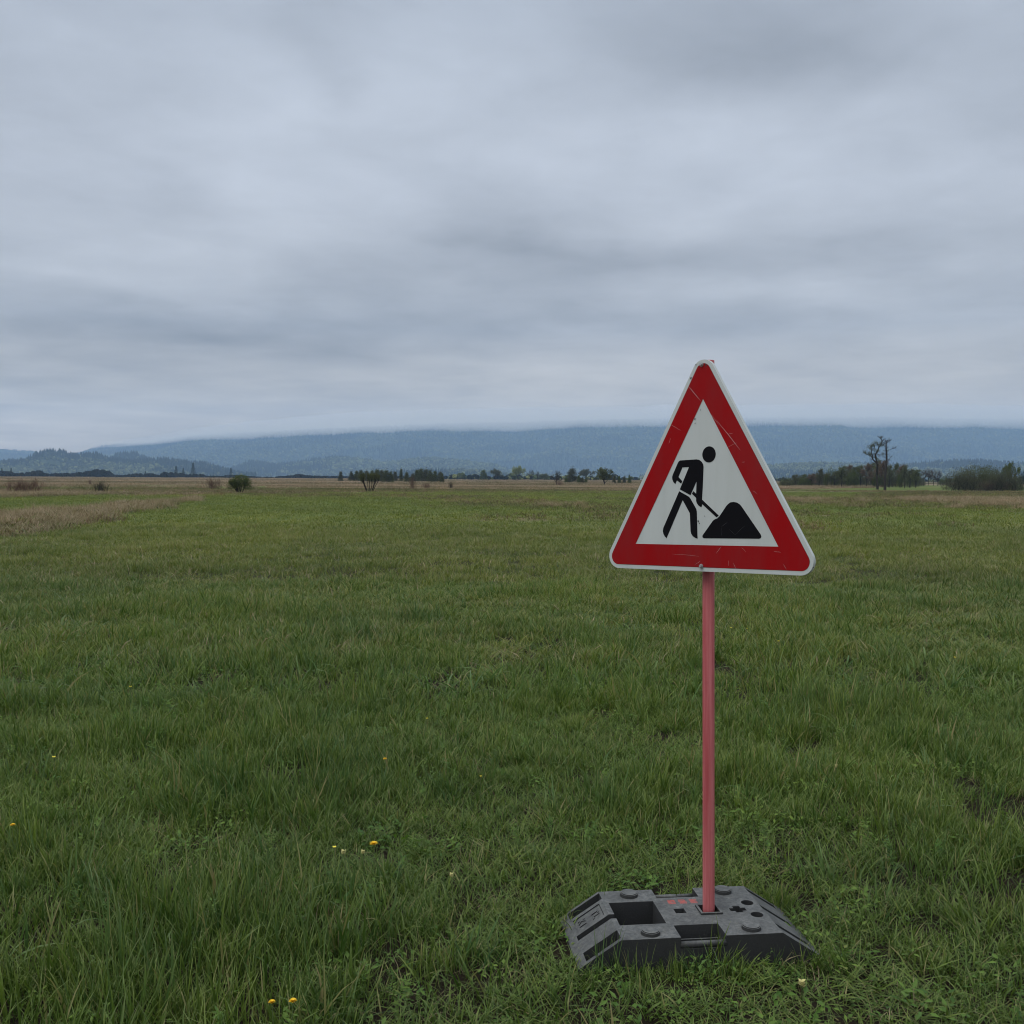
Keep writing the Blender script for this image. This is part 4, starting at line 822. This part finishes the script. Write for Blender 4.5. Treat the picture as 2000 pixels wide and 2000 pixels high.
# foot: recycled rubber block with grooves, holes and studs
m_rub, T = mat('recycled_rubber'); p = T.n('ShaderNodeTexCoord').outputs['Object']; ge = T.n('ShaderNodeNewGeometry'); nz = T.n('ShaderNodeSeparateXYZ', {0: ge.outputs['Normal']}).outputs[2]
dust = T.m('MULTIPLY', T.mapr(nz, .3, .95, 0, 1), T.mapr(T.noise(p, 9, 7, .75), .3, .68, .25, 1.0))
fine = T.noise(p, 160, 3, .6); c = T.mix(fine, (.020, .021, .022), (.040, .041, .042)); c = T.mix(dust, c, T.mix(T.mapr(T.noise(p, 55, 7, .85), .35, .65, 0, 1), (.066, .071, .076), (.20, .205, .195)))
xyz = T.n('ShaderNodeSeparateXYZ', {0: p}); 
def box1(s, a, b, e=.004): return T.m('MULTIPLY', T.mapr(s, a-e, a+e, 0, 1), T.mapr(s, b-e, b+e, 1, 0))
rb = T.m('MULTIPLY', box1(xyz.outputs[0], -.058, .068), box1(xyz.outputs[1], .068, .103))
lt = T.m('GREATER_THAN', T.m('ADD', T.m('SINE', T.m('MULTIPLY', xyz.outputs[0], 150)), T.m('MULTIPLY', T.noise(p, 55, 2), 1.6)), .35)
rb = T.m('MULTIPLY', T.m('MULTIPLY', rb, lt), T.m('MULTIPLY', T.mapr(nz, .9, .95, 0, 1), T.mapr(T.noise(p, 90, 3), .3, .6, .25, .75)))
c = T.mix(rb, c, (.42, .07, .055))
c = T.mix(T.mapr(T.noise(p, 12, 5, .7), .62, .75, 0, .35), c, (.13, .12, .085))
bp = T.n('ShaderNodeBump', {'Strength': .7, 'Distance': .003, 'Height': T.noise(p, 130, 6, .8)}); out(T, T.n('ShaderNodeBsdfPrincipled', {'Base Color': c, 'Roughness': .75, 'Specular IOR Level': .3, 'Normal': bp}).outputs[0])

def solid(fn):
    bm = bmesh.new(); fn(bm); bmesh.ops.recalc_face_normals(bm, faces=bm.faces[:]); me = bpy.data.meshes.new('tmp'); bm.to_mesh(me); bm.free(); return bpy.data.objects.new('tmp', me)
body = solid(lambda bm: prism_xz(bm, [(-.432, -.02), (.434, -.02), (.434, .016), (.285, .112), (-.285, .112), (-.432, .018)], -.205, .205)); C.objects.link(body)
cutters = []
def cut(fn): o = solid(fn); C.objects.link(o); m = body.modifiers.new('b', 'BOOLEAN'); m.operation = 'DIFFERENCE'; m.solver = 'EXACT'; m.object = o; cutters.append(o)
cut(lambda bm: bx(bm, -.265, -.098, -.09, .10, -.05, .3))
for a, b, r0, r1 in ((-.184, -.11, -.3, -.1845), (.124, .184, .1845, .3)):
    P = [(a, .012), (b, .012), (b, .072), (.3, .072), (.3, .3), (a, .3)] if a > 0 else [(a, .3), (-.3, .3), (-.3, .072), (a, .072), (a, .012), (b, .012), (b, .3)]
    if a > 0: P = [(a, .3), (a, .012), (b, .012), (b, .072), (.3, .072), (.3, .3)]
    cut(lambda bm: prism_yz(bm, P, -.077, .083))
cut(lambda bm: bx(bm, -.041, -.002, -.013, .026, -.05, .3)); cut(lambda bm: bx(bm, .053, .117, -.031, .034, -.05, .3))
cut(lambda bm: bx(bm, .163, .222, -.014, .010, .02, .3)); cut(lambda bm: bx(bm, .180, .206, -.026, .026, .02, .3))
for s in (-1, 1): cut(lambda bm: cyl(bm, (.247, s*.052, .02), (.247, s*.052, .3), .0225, seg=28))
GL = [(-.283, .3), (-.283, .05), (-.385, .004), (-.402, .004), (-.402, .3)]
for a, b in ((.138, .190), (-.188, -.128)): cut(lambda bm: prism_xz(bm, GL, a, b))
cut(lambda bm: prism_xz(bm, [(-.262, .3), (-.262, .05), (-.385, .004), (-.402, .004), (-.402, .3)], -.032, .002))
cut(lambda bm: prism_xz(bm, [(-.298, .3), (-.298, .0985), (-.395, .0355), (-.395, .3)], .022, .118))      # label recess
for a, b in ((.150, .186), (-.002, .034), (-.160, -.122)): cut(lambda bm: prism_xz(bm, [(.286, .3), (.286, .11), (.312, .062), (.392, .010), (.400, .026), (.400, .3)], a, b))
bv = body.modifiers.new('bev', 'BEVEL'); bv.width = .006; bv.segments = 3; bv.limit_method = 'ANGLE'; bv.angle_limit = R_(28)
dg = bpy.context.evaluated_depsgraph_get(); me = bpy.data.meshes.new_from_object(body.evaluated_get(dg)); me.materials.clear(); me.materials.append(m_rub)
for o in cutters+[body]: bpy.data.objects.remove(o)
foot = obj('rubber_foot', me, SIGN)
for x, y in ((.187, -.160), (.187, .158), (-.174, -.163), (-.176, .158)):
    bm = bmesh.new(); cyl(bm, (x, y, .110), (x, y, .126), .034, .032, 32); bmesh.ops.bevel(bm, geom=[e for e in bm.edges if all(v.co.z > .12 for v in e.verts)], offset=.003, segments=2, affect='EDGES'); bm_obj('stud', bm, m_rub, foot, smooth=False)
bm = bmesh.new()
for a, b in ((.045, .053), (.117, .125)): bx(bm, a, b, -.038, .041, .105, .119)
for a, b in ((-.038, -.031), (.034, .041)): bx(bm, .0532, .1168, a, b, .105, .119)
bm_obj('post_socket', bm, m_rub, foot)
for y, s in ((-.196, 1), (.196, -1)):
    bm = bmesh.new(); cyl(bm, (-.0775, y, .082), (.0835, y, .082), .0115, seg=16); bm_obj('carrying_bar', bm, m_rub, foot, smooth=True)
bm = bmesh.new()
for y in (-.168, -.148, -.128): bx(bm, -.0768, .0828, y-.003, y+.003, .012, .07)
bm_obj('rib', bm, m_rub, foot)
# raised lettering in the label recess
sl = math.atan2(.088, .135)
for txt, f in (('TL', .24), ('K1', .74)):
    cu = bpy.data.curves.new('lettering', 'FONT'); cu.body = txt; cu.size = .041; cu.extrude = .0035; cu.align_x = 'CENTER'; cu.align_y = 'CENTER'; cu.materials.append(m_rub); cu.space_character = 1.25; cu.offset = .0008
    o = bpy.data.objects.new('tmp', cu); C.objects.link(o); dg = bpy.context.evaluated_depsgraph_get(); me = bpy.data.meshes.new_from_object(o.evaluated_get(dg)); bpy.data.objects.remove(o)
    xx = -.298-.097*f; zz = .0985-.063*f
    upv = Vector((math.cos(sl)*1, 0, math.sin(sl))); rt = Vector((0, -1, 0)); nn = rt.cross(upv); M = Matrix(((rt.x, upv.x, nn.x, xx), (rt.y, upv.y, nn.y, .070), (rt.z, upv.z, nn.z, zz), (0, 0, 0, 1)))
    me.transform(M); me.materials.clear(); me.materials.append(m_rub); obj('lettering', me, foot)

# ------------------------------------------------------------------ flowers
def petal_mat(name, c): m, T = mat(name); out(T, T.n('ShaderNodeBsdfPrincipled', {'Base Color': (*c, 1), 'Roughness': .6}).outputs[0]); return m
YEL = petal_mat('dandelion_yellow', (.80, .52, .01)); LEM = petal_mat('buttercup_yellow', (.75, .62, .05)); CREAM = petal_mat('cream_petal', (.46, .42, .16)); STEM = petal_mat('flower_stem', (.09, .13, .04))
fl = [(730, 1649, .020, YEL, 'd', 'largest orange yellow dandelion, left of the centre foreground'), (752, 1483, .013, YEL, 'd', 'dandelion standing alone above the largest one'), (572, 1956, .013, YEL, 'd', 'right one of two dandelions at the bottom edge'), (531, 1958, .011, YEL, 'd', 'left one of two dandelions at the bottom edge'),
      (653, 1656, .009, LEM, 'b', 'small buttercup left of the largest dandelion'), (671, 1668, .011, CREAM, 'b', 'cream flower head between the buttercup and the largest dandelion'), (709, 1667, .009, CREAM, 'b', 'pale lemon flower just left below the largest dandelion'), (25, 1612, .013, YEL, 'd', 'dandelion at the left edge of the view'),
      (105, 1480, .011, LEM, 'b', 'yellow flower near the left edge above the edge dandelion'), (939, 1517, .007, LEM, 'b', 'tiny buttercup in the centre foreground'), (1521, 1253, .012, LEM, 'b', 'yellow flower right of the red post in the middle distance'), (1428, 1227, .012, LEM, 'b', 'left one of two yellow flowers just right of the post below the sign'),
      (1459, 1228, .010, LEM, 'b', 'right one of two yellow flowers just right of the post below the sign'), (1865, 1285, .013, LEM, 'b', 'yellow flower far right in the middle distance'), (834, 1404, .009, LEM, 'b', 'tiny yellow flower left of the post in the middle of the meadow'), (255, 1342, .011, LEM, 'b', 'yellow flower far left in the middle distance'),
      (1633, 1498, .008, CREAM, 'b', 'pale bud right of the red post'), (882, 1712, .009, CREAM, 'b', 'cream flower spike left of the rubber foot'), (1566, 1925, .012, CREAM, 'b', 'whitish clover head in the short turf before the foot')]
g = np.random.default_rng(11)
for px, py, r, m, kind, lab in fl:
    hh = .17 if py > 1300 else .22; hh = .09 if px > 1500 and py > 1800 else hh
    a = px-1000; b = py-1000; c, s = math.cos(ROLL), math.sin(ROLL); x = c*a+s*b; y = -s*a+c*b
    d = np.array([x/2000, math.cos(PITCH)-y/2000*math.sin(PITCH), -math.sin(PITCH)-y/2000*math.cos(PITCH)]); t = (hh-CAM_H)/d[2]; X, Y = d[0]*t, d[1]*t
    o = empty('dandelion' if kind == 'd' else 'meadow_flower', (X, Y, 0)); tag(o, lab, 'flower', 'yellow and cream flowers in the meadow')
    bm = bmesh.new(); cyl(bm, (g.normal(0, .02), g.normal(0, .02), -.01), (0, 0, hh), .0018, .0012, 6); bm_obj('stem', bm, STEM, o)
    bm = bmesh.new()
    if kind == 'd':
        for k in range(60):
            a = k*2.4; e = k/60; l = r*(.45+.6*e); up = 1.9-1.75*e; dx_, dy_ = math.cos(a), math.sin(a); z0 = hh
            q = [(0, 0, z0), (dx_*l*.6-dy_*.0022, dy_*l*.6+dx_*.0022, z0+l*.6*up*.6), (dx_*l, dy_*l, z0+l*up*.6+.001), (dx_*l*.6+dy_*.0022, dy_*l*.6-dx_*.0022, z0+l*.6*up*.6)]
            bm.faces.new([bm.verts.new(v) for v in q])
    else:
        for k in range(5 if m is LEM else 14):
            a = k*(1.2566 if m is LEM else 2.4); dx_, dy_ = math.cos(a), math.sin(a); zz = 0 if m is LEM else -r*1.6*(k/14)+r; wv_ = r*.55
            q = [(0, 0, hh+zz), (dx_*r*.6-dy_*wv_, dy_*r*.6+dx_*wv_, hh+zz+r*.45), (dx_*r, dy_*r, hh+zz+r*.75), (dx_*r*.6+dy_*wv_, dy_*r*.6-dx_*wv_, hh+zz+r*.45)]
            bm.faces.new([bm.verts.new(v) for v in q])
    bm_obj('flower_head', bm, m, o)

# ------------------------------------------------------------------ air and low cloud
HZ = 500
m, T = mat('hazy_air'); pv = T.n('ShaderNodeVolumePrincipled', {'Color': (.44, .67, 1.0, 1), 'Density': 1.6e-4, 'Anisotropy': 0.0}); T.n('ShaderNodeOutputMaterial', {'Volume': pv.outputs[0]})
bm = bmesh.new(); bx(bm, -9000, 9000, -300, 7600, -6, HZ); hz_o = bm_obj('haze', bm, m); tag(hz_o, 'thin bluish haze filling the valley', 'haze', kind='stuff')

# cloud bank lying on the crest of the mountain: one long closed body with an uneven underside
def cloud_bank():
    px = np.linspace(160, 2700, 220); D = 6500
    line = np.interp(px, [230, 310, 370, 540, 700, 830, 1100, 1290, 1500, 1700, 2000, 2700], [868, 863, 858, 853, 845, 840, 836, 833, 831, 829, 833, 839])
    base = (hor(px)-line)/2000*5900; ns = 28; V = []
    for i, p in enumerate(px):
        e = math.sin(math.pi*min(1, max(0.015, i/len(px)*5))/2)**1.5
        for k in range(ns):
            a = 2*math.pi*k/ns; ca, sa = math.cos(a), math.sin(a)
            y = D+ca*1200; hh = 62*e*(1+.25*(vnoise(p*.02, k*.1)-.5)); z = base[i]+62*e+sa*hh+(fbm(p*.012+3, ca*2+5, 4)-.5)*8*e*(sa < 0)
            V.append(((p-1000)/2000*y, y, z))
    V = np.array(V); n = len(px); i = np.arange(n-1)[:, None]*ns; j = np.arange(ns)[None]; j2 = (j+1) % ns
    Q = np.stack([i+j, i+j2, i+ns+j2, i+ns+j], -1).reshape(-1, 4)
    c0, c1 = V[:ns].mean(0), V[-ns:].mean(0); V = np.vstack([V, [c0, c1]]); m = len(V); k = np.arange(ns)
    T3 = np.concatenate([np.stack([(k+1) % ns, k, np.full(ns, m-2)], -1), np.stack([(n-1)*ns+k, (n-1)*ns+(k+1) % ns, np.full(ns, m-1)], -1)])
    mt, T = mat('glowing_cloud_vapour'); pv = T.n('ShaderNodeVolumePrincipled', {'Color': (1, 1, 1, 1), 'Density': .0017, 'Anisotropy': 0.0, 'Emission Color': (1, .80, .42, 1), 'Emission Strength': .00020}); T.n('ShaderNodeOutputMaterial', {'Volume': pv.outputs[0]})  # weak warm emission added in place of light scattered repeatedly inside the cloud
    me = mesh_np('low_cloud', V, [Q, T3], [mt]); bm = bmesh.new(); bm.from_mesh(me); bmesh.ops.remove_doubles(bm, verts=bm.verts, dist=1e-4); bmesh.ops.recalc_face_normals(bm, faces=bm.faces[:]); bm.to_mesh(me); bm.free()
    o = obj('low_cloud', me); tag(o, 'grey cloud layer hiding the crest of the mountain', 'cloud', kind='stuff')
cloud_bank()
